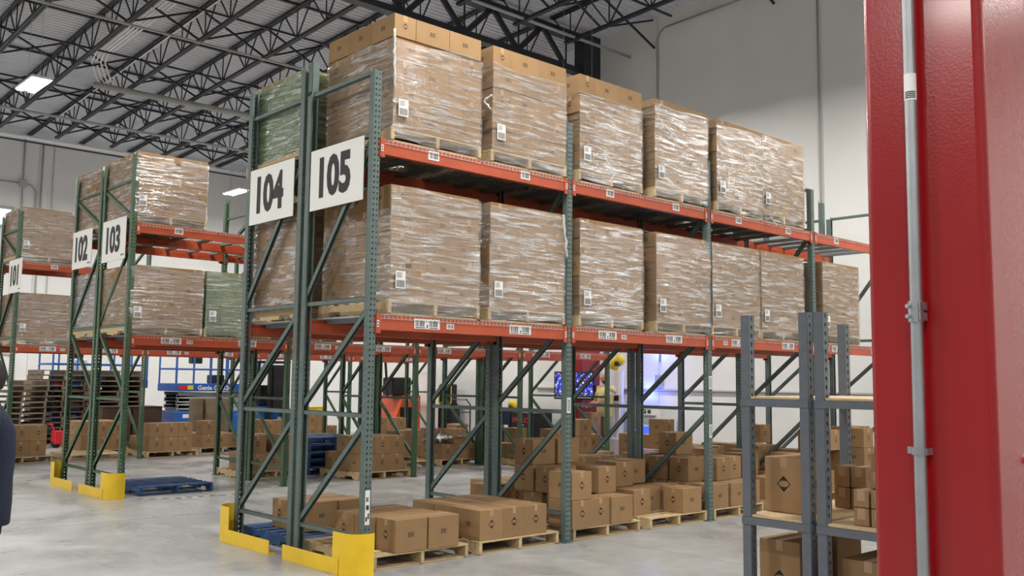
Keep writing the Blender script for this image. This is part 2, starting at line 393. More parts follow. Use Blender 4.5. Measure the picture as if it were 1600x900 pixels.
# high window in the back wall
win = tag(ob('window_1', MB('lgrey').box(.9, 3.75, YW-.06, YW, 6.3, 6.4).box(.9, 3.75, YW-.06, YW, 6.9, 7.0).box(3.65, 3.75, YW-.06, YW, 6.4, 6.9).box(.9, 1.0, YW-.06, YW, 6.4, 6.9).mesh('wf')), kind='structure')
M['daylight'] = mat('daylit_pane', (.6, .8, 1), .3, emit=(.55, .85, 1), es=2.5)
ob('pane', MB('daylight').box(1.0, 3.65, YW-.03, YW-.01, 6.4, 6.9).mesh('pane'), win)
# hazard tape
M['tapeblk'] = mat('tape_black', (.05, .05, .05), .6); M['tapewht'] = mat('tape_white', (.62, .60, .42), .6)
def hazard(p, q):
    p = Vector(p); q = Vector(q); L = (q-p).length; n = int(L/.08); d = (q-p)/n; m = MB('tapeblk', 'tapewht'); nr = Vector((-d.y, d.x, 0)).normalized()*.035
    for i in range(n):
        m.use('tapewht' if i % 2 else 'tapeblk'); a = p+d*i; b = a+d; sk = d*.5
        m.face([a-nr, b-nr, b+nr+sk, a+nr+sk])
    for i, v in enumerate(m.v): m.v[i] = (v[0], v[1], .0016)
    ob('hazard_tape', m.mesh('tape'), floor)
hazard((1.52, 7.7, 0), (1.56, 6.0, 0)); hazard((2.84, 8.75, 0), (2.72, 6.35, 0)); hazard((.45, 6.3, 0), (.9, 6.05, 0)); hazard((.9, 6.05, 0), (1.9, 6.0, 0))

# ------------------------------------------------------------------ lamps
lm = MB('white', 'lens'); lm.use('white').box(-.2, .2, -.58, .58, .0, .05).box(-.06, .06, -.2, .2, .05, .1)
lens = MB('lens').box(-.17, -.05, -.55, .55, -.02, .0).mesh('lens')
hm = lm.mesh('housing'); wire = MB('galv').bar((0, -.4, .05), (0, -.4, 1.0), .006, .006).bar((0, .4, .05), (0, .4, 1.0), .006, .006).mesh('wire')
for x, y in LAMPS:
    lab = 'twin strip high bay light hanging from the roof joists, out of view'
    if (x, y) == (.8, 13.5): lab = 'glowing twin strip light hanging at the upper left among the roof joists'
    if (x, y) == (9.0, 21.0): lab = 'glowing strip light hanging beside the far wall, left of the 104 sign'
    t = thing('high_bay_light', (x, y, LAMP_Z), lab, 'light', 'high bay lights')
    ob('housing', hm, t); ob('lens', lens, t); ob('lens', lens, t, (.22, 0, 0)); ob('suspension_wire', wire, t, scale=(1, 1, zdeck(y)-LAMP_Z-DZ+.05))

# ------------------------------------------------------------------ pallet racks
BAY, PW, DEP = 2.54, .076, 1.18
def post_mesh(h, matn, name):
    m = MB(matn); pitch = .0508; n = int(h/pitch); t = .0025
    def strip(o, u, w, holes, z0, inner):
        o = Vector(o); u = Vector(u); k = len(holes); cw = w/k
        for i in range(n):
            za = z0+i*pitch
            for j, (r, tear) in enumerate(holes):
                xa = cw*j; xc = xa+cw*.5; zc = za+pitch/2
                def Q(a, b): return o+u*a+Vector((0, 0, b))
                A, B, C_, D = Q(xa, za), Q(xa+cw, za), Q(xa+cw, za+pitch), Q(xa, za+pitch)
                top, bot = Q(xc, zc+r*(1.0 if tear else 1)), Q(xc, zc-r*(1.7 if tear else 1))
                l1, r1 = Q(xc-r, zc+r*.3), Q(xc+r, zc+r*.3)
                m.face([A, bot, l1, top, D]); m.face([B, C_, top, r1, bot])
                m.face([A, B, bot]); m.face([D, top, C_])
    # front face at y=0, sides, open at y=PW with small lips
    strip((0, 0, 0), (1, 0, 0), PW, [(.0095, 1), (.0095, 1)], 0, 0)
    strip((0, PW, 0), (0, -1, 0), PW, [(.0068, 0)], 0, 0)
    strip((PW, 0, 0), (0, 1, 0), PW, [(.0068, 0)], 0, 0)
    strip((PW-t, t, 0), (-1, 0, 0), PW-2*t, [(.0095, 1), (.0095, 1)], 0, 1)
    strip((t, t, 0), (0, 1, 0), PW-2*t, [(.0068, 0)], 0, 1)
    strip((PW-t, PW-t, 0), (0, -1, 0), PW-2*t, [(.0068, 0)], 0, 1)
    m.box(0, .018, PW-t, PW, 0, h); m.box(PW-.018, PW, PW-t, PW, 0, h)
    m.box(-.02, PW+.02, -.02, PW+.03, 0, .008)
    return m.mesh(name)
beam_prof = [(0, 0), (0, -.133), (.055, -.133), (.055, -.035), (.03, -.035), (.03, 0)]
def beam_mesh(L): return MB('orange').prism([(y, z) for y, z in beam_prof], 'X', 0, L).mesh('beam', recalc=True)
conn = MB('orange'); conn.box(-.012, .05, -.008, .0, -.165, .012).box(-.008, .0, -.008, .05, -.165, .012)
conn.use('label').box(.008, .032, -.0095, -.008, -.11, -.05); conn.use('print').box(.013, .027, -.0105, -.0095, -.10, -.085).box(.013, .027, -.0105, -.0095, -.075, -.06)
conn_me = conn.mesh('conn')
def barcode(w, h, double):
    m = MB('label'); m.box(-w/2, w/2, -.002, 0, -h/2, h/2); m.use('print'); rs = random.Random(3)
    if double: spans = ((-w*.46, -w*.08), (w*.08, w*.42))
    else: spans = ((-w*.4, w*.4),)
    for a, b in spans:
        x = a
        while x < b:
            q = rs.choice((.004, .006, .009)); m.box(x, min(x+q, b), -.0026, -.002, -h*.25 if double else -h*.35, h*.38); x += q+rs.choice((.004, .005, .008))
        if double: m.box(a, b, -.0026, -.002, -h*.42, -h*.33)
    if double: m.face([(-.006, -.0026, -h*.4), (.008, -.0026, -h*.4), (.008, -.0026, -h*.05), (-.006, -.0026, -h*.05)])
    return m.mesh('label')
lab_dbl, lab_sgl, lab_small = barcode(.30, .092, True), barcode(.13, .085, False), barcode(.09, .05, False)
def deck_mesh():
    m = MB('galv'); W = 1.2; D = DEP-.0
    for i in range(25):
        x = .02+i*(W-.04)/24; m.bar((x, .0, .004), (x, D, .004), .005, .005, caps=False); m.bar((x, -.004, .006), (x, -.004, -.035), .005, .005)
    for j in range(12):
        y = .02+j*(D-.04)/11; m.bar((.01, y, .009), (W-.01, y, .009), .005, .005, caps=False)
    m.bar((.01, -.005, -.03), (W-.01, -.005, -.03), .004, .004)
    return m.mesh('wire_deck')
deck_me = deck_mesh()
chan_me = MB('chan').chan((0, .035, -.004), (0, DEP-.035, -.004), .055, .04, (0, 0, 1)).mesh('deck_channel')
ZB, ZU = 2.274, 3.886
def rack(x0, yf, flip, matn, label, h, hb, nb=4, decks=True, zig=False, dlabels=True):
    """yf: aisle-face Y.  flip: aisle side is +Y."""
    s = -1 if flip else 1
    t = thing('pallet_rack', (x0, yf, 0), label, 'rack')
    rz = pi if flip else 0
    pf, pb = post_mesh(h, matn, 'post_front'), (post_mesh(hb, matn, 'post_back'))
    def pl(name, me, x, y, z=0, w=PW, parent=t):      # place with local +X/+Y, mirrored by rotation if flip
        if flip: return ob(name, me, parent, (x+w, s*y, z), (0, 0, pi))
        return ob(name, me, parent, (x, y, z))
    for i in range(nb+1):
        x = BAY*i
        pl('upright_post', pf, x, 0)
        ob('upright_post', pb, t, (x+PW if not flip else x, s*DEP, 0), (0, 0, pi if not flip else 0))
        xm = x+PW/2
        za, zb_ = PW-.01, DEP-PW+.01
        for z in (.30, 1.37, 2.42, 3.93, 4.52):
            ob('horizontal_strut', MB(matn).chan((xm, s*za, z), (xm, s*zb_, z), .034, .042, (0, 0, 1) if z < 4 else (0, 0, -1)).mesh('strut'), t)
        lv = [(.36, 1.30), (1.45, 2.32), (2.52, 3.84)] if not zig else [(.36, 1.30), (1.45, 2.34), (2.5, 3.6), (3.98, 4.46)]
        for k, (a, b) in enumerate(lv):
            if (bool(zig and (k+(i > 0)) % 2)) != flip: a, b = b, a
            ob('diagonal_brace', MB(matn).chan((xm, s*(zb_), a), (xm, s*za, b), .040, .052, (0, 0, 1)).mesh('brace'), t)
    bm = beam_mesh(BAY-PW)
    for z in (ZB, ZU):
        for i in range(nb):
            x = BAY*i+PW
            for side in (0, 1):
                aisle = (side == 0)
                yy = 0 if side == 0 else s*DEP
                rot = (side == 1) != flip
                b = ob('beam', bm, t, (x if not rot else x+BAY-PW, yy, z), (0, 0, pi if rot else 0))
                ob('beam_connector', conn_me, b, (0, 0, 0)); 
                c2 = ob('beam_connector', conn_me, b, (BAY-PW, 0, 0)); c2.scale = (-1, 1, 1)
                if aisle and not flip:
                    if z == ZB:
                        for px in (.58, 1.78): ob('location_label', lab_dbl, b, (px, -.0005, -.06))
                        for px in ((.86,) if i < 2 else (.3,)): ob('location_label', lab_small, b, (px, -.0005, -.07))
                    else:
                        for px in (.62, 1.83): ob('location_label', lab_sgl, b, (px, -.0005, -.055))
            if decks:
                for k in range(2):
                    d = ob('wire_deck', deck_me, t, (x+.02+k*1.22+(1.2 if flip else 0), 0, z), (0, 0, pi if flip else 0))
                    for cx_ in (.2, .6, 1.0): ob('deck_channel', chan_me, d, (cx_, 0, -.016))
    return t
def add_sign(t, txt, y0, y1, z0=3.33, z1=3.93, mark=True):
    b = ob('row_sign', MB('white').cbox(-.012, -.002, y0, y1, z0, z1, .002).mesh('sign'), t, (-.002, 0, 0))
    me = textmesh(txt, .52, 'blackpr', .022, .80)
    put('sign_number', me, b, (-.0135, (y0+y1)/2+.02, (z0+z1)/2+.01), '-X')
    if mark:
        q = MB('blackpr')
        for k in range(4): yy = y0+.16-.03*k; q.face([(-.013, yy, z0+.05), (-.013, yy-.022, z0+.05), (-.013, yy-.03, z0+.075), (-.013, yy-.008, z0+.075)])
        ob('sign_mark', q.mesh('mark'), b)
r105 = rack(0, 0, False, 'green', 'large grey-green pallet rack with orange beams nearest the camera, bearing sign 105', 4.56, 4.56)
r104 = rack(0, 2*DEP+.068, True, 'green', 'grey-green pallet rack standing back to back behind rack 105, bearing sign 104', 4.87, 4.87)
G0 = .28
r103 = rack(G0, 6.45, False, 'forest', 'forest green pallet rack with orange beams left of rack 104, bearing sign 103', 4.9, 4.9, zig=True)
r102 = rack(G0, 6.45+2*DEP+.068, True, 'forest', 'forest green pallet rack back to back with rack 103, bearing sign 102', 4.87, 4.87, zig=True)
r101 = rack(.5, 12.8, False, 'forest', 'farthest forest green pallet rack at the left edge, bearing sign 101', 4.9, 4.9, zig=True)
# taller rear post pair at the end frame of 105
for nm, x, y in (('post_extension', 0, DEP-PW),):
    ob(nm, MB('green').box(x, x+.003, 0, PW, 0, .31).box(x, x+PW, 0, .003, 0, .31).box(x, x+PW, PW-.003, PW, 0, .31).mesh('ext'), r105, (0, y, 4.56))
add_sign(r105, '105', .13, 1.06, mark=False); add_sign(r104, '104', -1.04, -.11+.0, 3.33, 3.93, False)
add_sign(r103, '103', .17, 1.09, 3.38, 4.0); add_sign(r102, '102', -.88, -.02, 3.38, 3.98); add_sign(r101, '101', -.4, .22+.2, 3.27, 3.92)
# white placard with square marks on the near post, labels on other posts
pc = MB('label'); pc.box(.012, .06, -.003, 0, .42, .72); pc.use('print')
for k in range(3): pc.box(.02+.009*k, .026+.009*k, -.004, -.003, .62, .66)
pc.box(.022, .05, -.004, -.003, .55, .59); pc.box(.018, .034, -.004, -.003, .45, .49); pc.box(.04, .054, -.004, -.003, .47, .52)
ob('post_placard', pc.mesh('placard'), r105)
pl2 = MB('label').box(.01, .065, -.003, 0, 0, .16); pl2.use('print')
for k in range(8): pl2.box(.02, .055, -.004, -.003, .02+.016*k, .028+.016*k)
pm = pl2.mesh('postlabel')
for i, z in ((1, 1.36), (2, 1.62), (2, 1.02)): ob('post_label', pm, r105, (BAY*i, 0, z))

# yellow guards
def guard(x0, y_post, s, label):
    """curved shield round the aisle post and a low plate along the frame end; s=+1: frame runs to +Y"""
    t = thing('column_guard', (x0, y_post, 0), label, 'guard', 'yellow rack end guards')
    n = 14; R = .165; cx, cy = .0, .06; m = MB('yellow'); H = .36
    pts = [(-.17, .22)]+[(cx+R*cos(radians(a)), cy+R*sin(radians(a))) for a in [180+110*i/n for i in range(n+1)]]
    for (a, b), (c_, d) in zip(pts, pts[1:]):
        L = math.hypot(c_-a, d-b); nx, ny = (d-b)/L*.006, -(c_-a)/L*.006
        m.idx([(a, s*b, 0), (c_, s*d, 0), (c_, s*d, H), (a, s*b, H), (a-nx, s*(b-ny), 0), (c_-nx, s*(d-ny), 0), (c_-nx, s*(d-ny), H), (a-nx, s*(b-ny), H)],
              [(0, 1, 2, 3), (5, 4, 7, 6), (3, 2, 6, 7), (1, 0, 4, 5), (0, 3, 7, 4), (2, 1, 5, 6)])
    ob('curved_shield', m.mesh('shield', recalc=True), t)
    y0, y1 = sorted((s*.12, s*1.08))
    ob('low_plate', MB('yellow').box(-.176, -.168, y0, y1, 0, .135).box(-.168, -.08, y0, y1, 0, .008).mesh('plate'), t)
    bl = MB('galv')
    for yy in (.4, .8): bl.tube([(-.12, s*yy, .008), (-.12, s*yy, .03)], .012, 6)
    ob('anchor_bolt', bl.mesh('bolt'), t)
guard(0, 0, 1, 'curved yellow guard at the foot of the nearest rack post, below sign 105')
guard(0, 2*DEP+.068, -1, 'yellow guard with upright end plate below the 104 sign')
guard(G0, 6.45, 1, 'rounded yellow guard at the foot of the rack below sign 103')
guard(G0, 6.45+2*DEP+.068, -1, 'yellow guard with upright plate at the foot of the rack below sign 102')

# ------------------------------------------------------------------ pallets
PX, PY, PH = 1.1, 1.2, .13
def pallet_parts(matn):
    board = MB(matn).cbox(0, PX, -.045, .045, 0, .016, .002).mesh('board'); wide = MB(matn).cbox(0, PX, -.07, .07, 0, .016, .002).mesh('wboard')
    z0, z1 = .016, .114
    prof = [(0, z0), (.15, z0), (.18, z0+.04), (.38, z0+.04), (.41, z0), (.79, z0), (.82, z0+.04), (1.02, z0+.04), (1.05, z0), (PY, z0), (PY, z1), (0, z1)]
    st = MB(matn).prism(prof, 'X', -.019, .019).mesh('stringer', recalc=True)
    return board, wide, st
PAL = {k: pallet_parts(k) for k in ('wood', 'oldwood', 'blue_wood')}
ONE = {}
def one_pallet(k):
    if k not in ONE:
        m = MB(k)
        for i in range(7): y = .05+i*(PY-.1)/6; m.box(0, PX, y-.045, y+.045, .114, .13)
        for y in (.06, .6, 1.14): m.box(0, PX, y-.05, y+.05, 0, .016)
        for x in (.02, PX/2, PX-.02): m.box(x-.02, x+.02, 0, PY, .016, .114)
        ONE[k] = m.mesh('pallet')
    return ONE[k]
def pallet(x, y, z, label, matn='wood', rz=0, group=None, simple=False, fr=True):
    if simple:
        return tag(ob('pallet', one_pallet(matn), None, (x, y, z), (0, 0, rz)), label, 'pallet', group)
    t = thing('pallet', (x, y, z), label, 'pallet', group, rz); b, wb, st = PAL[matn]
    for i in range(7):
        yy = .05+i*(PY-.1)/6; ob('deck_board', wb if i in (0, 6) else b, t, (0, yy+(.02 if i == 0 else -.02 if i == 6 else 0), .114))
    for xx in (.02, PX/2, PX-.02): ob('stringer', st, t, (xx, 0, 0))
    for yy in (.07, .6, PY-.07): ob('bottom_board', b, t, (0, yy, 0))
    return t

# ------------------------------------------------------------------ cartons
def carton_mesh(L, W, H, name='carton', k=.0385, seam=True):
    """centre bottom origin, long side along X; diamond mark on the +-X ends, bars on the +-Y sides"""
    m = MB('card'); m.cbox(-L/2, L/2, -W/2, W/2, .001, H-.001, .003)
    if seam:
        m.use('tape').box(-L/2-.0004, L/2+.0004, -.022, .022, H-.0012, H-.0004)
        m.box(-L/2-.0006, -L/2, -.022, .022, H-.06, H-.001); m.box(L/2, L/2+.0006, -.022, .022, H-.06, H-.001)
        m.use('card_dark').box(-L/2+.002, L/2-.002, -.0012, .0012, H-.0004, H-.0002)
    m.use('print'); zc = H*.52
    for sx in (-1, 1):
        X = sx*(L/2+.0008)
        def D(a, b): return (X, a, zc+b)
        def fc(p): m.face(p if sx < 0 else p[::-1])
        t = k*.13
        for a, b in (((-k, 0), (0, k)), ((0, k), (k, 0)), ((k, 0), (0, -k)), ((0, -k), (-k, 0))):
            ai, bi = (a[0]*(1-t/k*1.4), a[1]*(1-t/k*1.4)), (b[0]*(1-t/k*1.4), b[1]*(1-t/k*1.4))
            fc([D(*a), D(*b), D(*bi), D(*ai)])
        for s in (-1, 1): fc([D(-k*.62, s*k*.38), D(0, s*k), D(k*.62, s*k*.38)][::s])
    for sy in (-1, 1):
        Y = sy*(W/2+.0008)
        for j in range(5):
            x = -.035+j*.016+.0*j; w_ = (.010, .006, .011, .005, .004)[j]
            hh = .022 if j in (0, 1, 2, 3) else .028
            m.face([(x, Y, zc-hh), (x+w_, Y, zc-hh), (x+w_, Y, zc+hh), (x, Y, zc+hh)])
    return m.mesh(name)
CW_B, CW_E = carton_mesh(.41, .2875, .2175, k=.032), carton_mesh(.383, .25, .2175, k=.032)
FCM = carton_mesh(.36, .305, .295, k=.044)
lab_ship = MB('label').box(-.055, .055, -.003, 0, -.08, .08); lab_ship.use('print')
for j in range(12): lab_ship.box(-.045+j*.0078, -.045+j*.0078+.0045, -.0036, -.003, -.07, -.005)
for j in range(4): lab_ship.box(-.045, .01+.008*(j % 2), -.0036, -.003, .02+j*.013, .025+j*.013)
ship_me = lab_ship.mesh('shiplabel')

def wrap_mesh(W, D, z0, z1, seed, matn, amp=.007, lid=True):
    NU, NV = 128, 30; r = .03; per = []; 
    L = 2*(W+D)
    def pos(u):
        u %= L
        if u < W: return Vector((u, 0, 0)), Vector((0, -1, 0))
        u -= W
        if u < D: return Vector((W, u, 0)), Vector((1, 0, 0))
        u -= D
        if u < W: return Vector((W-u, D, 0)), Vector((0, 1, 0))
        u -= W
        return Vector((0, D-u, 0)), Vector((-1, 0, 0))
    us = sorted(set([L*i/NU for i in range(NU)]+[0, W, W+D, 2*W+D])); us.append(L)
    V = []; UV = []
    off = Vector((seed*3.7, seed*1.3, 0))
    for j in range(NV+1):
        for u in us:
            p, nn = pos(u if u < L else 0)
            v = z0+(z1-z0)*j/NV
            edge = min([abs(u-e) for e in (0, W, W+D, 2*W+D, L)])
            q = Vector((u*2.2, v*5, seed*2.1))+off
            a = noise.noise(q)*amp+noise.noise(q*3.1)*amp*.4+.010
            # uneven bottom and top edge
            if j == 0: v += .03*noise.noise(Vector((u*3, seed*5.1, 0)))
            if j == NV: v += .05*noise.noise(Vector((u*1.7, seed*4.3, 1)))
            if edge < 1e-6: nn = (p-Vector((W/2, D/2, 0))); nn = Vector((math.copysign(1, nn.x), math.copysign(1, nn.y), 0))
            c_ = p+nn*a; 
            if v < -.005: # gathers in under the pallet
                k_ = min(1, -v/.12); c_ -= nn*.012*k_
            V.append((c_.x, c_.y, v)); UV.append((u, v))
    m = len(us); F = [(j*m+i, j*m+i+1, (j+1)*m+i+1, (j+1)*m+i) for j in range(NV) for i in range(m-1)]
    me = bpy.data.meshes.new('wrap'); me.from_pydata(V, [], F); me.materials.append(M[matn])
    uvl = me.uv_layers.new(name='UVMap'); lv = [0]*len(me.loops); me.loops.foreach_get('vertex_index', lv)
    uvl.data.foreach_set('uv', [c for i in lv for c in UV[i]])
    me.polygons.foreach_set('use_smooth', [True]*len(F)); me.update(); return me

seedc = [0]
def wrapped(x, y, z, label, layers=5, hs=1.0, matn='film', top=1.0, far=False, ship=(.1, .19), group='shrink-wrapped carton stacks', pal='wood', plabel=None):
    """x,y: front-left corner of the load at pallet level z."""
    seedc[0] += 1; sd = seedc[0]; rs = random.Random(sd)
    W, D, H = 1.07, 1.15, .2175*hs
    pallet(x-.015, y-.0, z, plabel or 'wooden pallet under the '+label.split(' of ')[-1] if False else plabel, pal, group='pallets under wrapped stacks')
    t = thing('wrapped_carton_stack', (x, y, z+PH+.002), label, 'carton stack', group)
    for l in range(layers):
        jx, jy = rs.uniform(-.012, .012), rs.uniform(-.008, .008)
        if l == 0: jx = jy = 0
        flipx = l % 2
        items = [(CW_E, .125, .1917+.3833*k, pi/2, False) for k in range(3)]
        items += [(CW_B, .25+.205+.41*a, .14375+.2875*k, 0, (a == 0 and 0 < k < 3)) for a in range(2) for k in range(4)]
        for me, cx_, cy_, rz, hid in items:
            if hid and l < layers-1 : continue
            if far and cy_ > .9: continue
            if flipx: cx_ = W-cx_
            o = ob('carton', me, t, (cx_+jx, cy_+jy, l*H), (0, 0, rz), (.993, .993, hs))
    ht = layers*H
    wr_ = ob('stretch_wrap', wrap_mesh(W, D, -.11 if top > 0 else 0, ht*abs(top)-.012, sd, matn), t)
    if ship:
        ob('shipping_label', ship_me, t, (ship[0], -.024, ship[1]))
    return t

P105 = [.21, 1.44, 2.73, 4.04, 5.27, 6.36, 7.88]
ordn = ['first', 'second', 'third', 'fourth', 'fifth', 'sixth', 'seventh', 'eighth', 'ninth', 'tenth', 'eleventh', 'twelfth', 'thirteenth', 'fourteenth']
tops = [.80, .84, .82, .95, .93, .98]
for i in range(6):
    wrapped(P105[i] if i != 4 else 5.3, 0.0, ZU+.012, 'film-wrapped brown carton stack, %s from the left on the top level of rack 105' % ordn[i], top=tops[i], group='wrapped stacks on rack 105',
            plabel='wooden pallet under the %s wrapped stack from the left, top level of rack 105' % ordn[i])
lowx = [.22, 1.43, 2.74, 4.06, 5.18, 6.29, 7.89]
for i in range(7):
    wrapped(lowx[i], 0.0, ZB+.012, 'film-wrapped brown carton stack, %s from the left on the lower level of rack 105' % ordn[i], top=.99, layers=6 if i == 3 else 5, hs=.82 if i == 3 else .985, group='wrapped stacks on rack 105',
            plabel='wooden pallet under the %s wrapped stack from the left, lower level of rack 105' % ordn[i])
Y4 = 1.42
wrapped(.1, Y4, ZU+.012, 'green film-wrapped carton stack behind the 104 sign, top level', layers=4, hs=1.0, matn='gfilm', top=.99, ship=None, plabel='wooden pallet under the green wrapped stack of rack 104')
for i in range(1, 5): wrapped(.1+1.27*i, Y4, ZU+.012, 'film-wrapped carton stack hidden on rack 104 behind the %s top stack of rack 105' % ordn[i], far=True, top=.9, ship=None, plabel='wooden pallet behind the %s top stack of rack 105' % ordn[i])
for i in range(0, 4): wrapped(.12+1.27*i, Y4, ZB+.012, ('shiny film-wrapped carton stack seen through the end frame below sign 104' if i == 0 else 'film-wrapped carton stack on rack 104 behind the %s lower stack of rack 105' % ordn[i]), far=i > 0, top=.9, ship=None, plabel=('wooden pallet under the wrapped stack below sign 104' if i == 0 else 'wooden pallet behind the %s lower stack of rack 105' % ordn[i]))
Y3 = 6.46
wrapped(G0+.04, Y3, ZU+.012, 'film-wrapped carton stack on the top level of rack 103, beside its end post', layers=4, hs=1.03, top=.98, plabel='wooden pallet under the top stack of rack 103')
wrapped(G0+.04, Y3, ZB+.012, 'film-wrapped carton stack on the lower level of rack 103, beside its end post', layers=4, hs=1.0, top=.98, plabel='wooden pallet under the lower end stack of rack 103')
wrapped(G0+1.17, Y3, ZB+.012, 'green film-wrapped carton stack on the lower level of rack 103', layers=4, hs=1.0, matn='gfilm', top=.98, plabel='wooden pallet under the green stack of rack 103')
wrapped(G0+2.62, Y3, ZU+.012, 'film-wrapped carton stack on rack 103 seen between signs 104 and 105', layers=4, hs=1.0, plabel='wooden pallet under the second top stack of rack 103')
wrapped(G0+2.62, Y3, ZB+.012, 'film-wrapped carton stack in the second lower bay of rack 103', layers=4, hs=1.0, far=True, plabel='wooden pallet in the second lower bay of rack 103')
Y2 = 7.86
wrapped(G0+.05, Y2, ZU+.012, 'film-wrapped carton stack on the top level of rack 102, behind rack 103', layers=4, hs=1.03, ship=None, plabel='wooden pallet behind rack 103, top level of rack 102')
wrapped(G0+.05, Y2, ZB+.012, 'heavily filmed carton stack on the lower level of rack 102', layers=4, hs=1.0, matn='hfilm', ship=None, plabel='wooden pallet behind rack 103, lower level of rack 102')
wrapped(G0+1.17, Y2, ZB+.012, 'grey film-covered stack behind the green stack, lower level of rack 102', layers=5, hs=.93, matn='hfilm', ship=None, plabel='wooden pallet under the grey filmed stack of rack 102')
wrapped(.56, 12.83, ZU+.012, 'film-wrapped carton stack on the top level of rack 101', layers=4, hs=1.08, plabel='wooden pallet on the top level of the farthest green rack')
wrapped(.58, 12.83, ZB+.012, 'film-wrapped carton stack on the lower level of rack 101', layers=4, hs=1.0, plabel='wooden pallet under the lower stack of rack 101')

# ------------------------------------------------------------------ floor cartons
def carton(x, y, z, label, rot=0, s=(1, 1, 1), group='loose cartons', j=True):
    """x,y: nearest (-x,-y) corner. rot 0: long side along X"""
    L, W = (.36, .305) if rot == 0 else (.305, .36)
    L *= s[0]; W *= s[1]; rs = random.Random(int(x*1000+y*77+z*13))
    sc = s if rot == 0 else (s[1], s[0], s[2])
    o = ob('carton', FCM, None, (x+L/2, y+W/2, z), (0, 0, (pi/2 if rot else 0)+(rs.uniform(-.02, .02) if j else 0)), sc)
    return tag(o, label, 'carton', group)
CH = .297
rown = ['front', 'second', 'third', 'fourth', 'back']; coln = ['leftmost', 'second from left', 'third from left', 'fourth from left', 'fifth from left']
layn = ['bottom', 'second', 'third', 'top']
def load(px, py, spec, where, matn='wood', z0=0, dx=.3, dy=.36, rot=1, ox=.05, oy=.02, plab=None, simple=False):
    """spec: list of layers, each a list of (col,row)"""
    pallet(px, py, z0, plab or 'wooden pallet '+where, matn, group='floor pallets', simple=simple)
    for l, cells in enumerate(spec):
        for cell in cells:
            c_, r_ = cell[:2]; rr = cell[2] if len(cell) > 2 else rot
            carton(px+ox+dx*c_*1.02, py+oy+dy*r_*1.02, z0+PH+CH*l+.001, '%s-layer carton, %s row, %s, %s' % (layn[l], rown[int(r_)], coln[int(c_)], where), rr, group='cartons on floor pallets')
# pallet a : nearest, beside the yellow guard
pallet(.14, .04, 0, 'wooden pallet with cartons beside the curved yellow guard, nearest the camera', group='floor pallets')
wa = 'on the nearest pallet beside the curved guard'
for x, y, rt, lb in ((.37, .03, 0, 'front left, bars facing the aisle'), (.74, .02, 0, 'front right'), (.31, .64, 0, 'behind the near post, left side'), (.33, .35, 0, 'left middle'), (.70, .35, 0, 'right middle'), (.69, .68, 0, 'back right')):
    carton(x, y, PH+.001, 'brown carton, %s, %s' % (lb, wa), rt, group='cartons on floor pallets')
# pallet b
load(1.37, .03, [[(0, 0), (1, 0), (2, 0), (0, 1), (1, 1), (2, 1), (0, 2), (1, 2), (2, 2)]], 'in the first bay of rack 105', ox=.02)
cells3 = [(c_, r_) for c_ in range(3) for r_ in range(3)]
def pile(px, py, items, where):
    pallet(px, py, 0, 'wooden pallet '+where, group='floor pallets')
    for x, y, l, rt, lb in items:
        carton(x, y, PH+.001+CH*l, '%s-layer carton, %s, %s' % (layn[l], lb.replace(' with tape', '').replace(', plain face', ''), where), rt, group='cartons on floor pallets')
pile(2.69, .03, [(2.64, .0, 0, 1, 'front left'), (2.955, .02, 0, 1, 'front middle with tape'), (3.28, .01, 0, 0, 'front right, plain face'),
    (2.97, .42, 0, 0, 'second row left'), (3.36, .44, 0, 0, 'second row right'), (2.96, .79, 0, 0, 'back left'), (3.36, .80, 0, 0, 'back right'),
    (2.66, .02, 1, 1, 'front left beside the post'), (3.38, .30, 1, 1, 'set back on the right'), (2.94, .57, 1, 0, 'dark left face'), (3.34, .68, 1, 0, 'back right'), (2.93, .92, 1, 0, 'back left'),
    (2.93, .91, 2, 0, 'at the back left'), (3.33, .9, 2, 0, 'at the back right')], 'right of the second post of rack 105')
pile(3.97, .03, [(3.97, .27, 0, 1, 'front left'), (4.60, .03, 0, 0, 'front right'), (4.30, .42, 0, 0, 'middle'), (4.68, .42, 0, 0, 'middle right'), (4.0, .72, 0, 1, 'back left'), (4.35, .8, 0, 0, 'back right'),
    (4.06, .62, 1, 1, 'on the left'), (4.4, .75, 1, 0, 'at the back')], 'left of the third post of rack 105')
pile(5.22, .03, [(5.20, .05, 0, 0, 'front left'), (5.60, .04, 0, 0, 'front middle'), (5.98, .06, 0, 1, 'front right'), (5.22, .46, 0, 0, 'middle left'), (5.6, .46, 0, 0, 'middle right'), (5.25, .84, 0, 0, 'back left'), (5.65, .84, 0, 0, 'back right'),
    (5.27, .46, 1, 0, 'middle left'), (5.66, .3, 1, 1, 'middle'), (5.98, .35, 1, 1, 'right'), (5.28, .82, 1, 0, 'back left'), (5.66, .9, 1, 0, 'back middle'),
    (5.62, .92, 2, 0, 'alone')], 'right of the third post of rack 105')
load(6.55, .1, [[(0, 0), (1, 0), (2, 0), (0, 1), (2, 1), (1, 2)], [(0, 1), (2, 0), (2, 2)]], 'behind the small steel shelf, third bay')
load(7.9, .1, [[(0, 0), (1, 0), (2, 0), (0, 1), (2, 1), (1, 2)], [(0, 1), (2, 0), (2, 1)], [(0, 0), (1, 0)]], 'behind the small steel shelf, fourth bay')
load(9.2, .1, [cells3, cells3[:6], [(0, 0), (1, 1), (2, 1)]], 'at the far right end of rack 105')
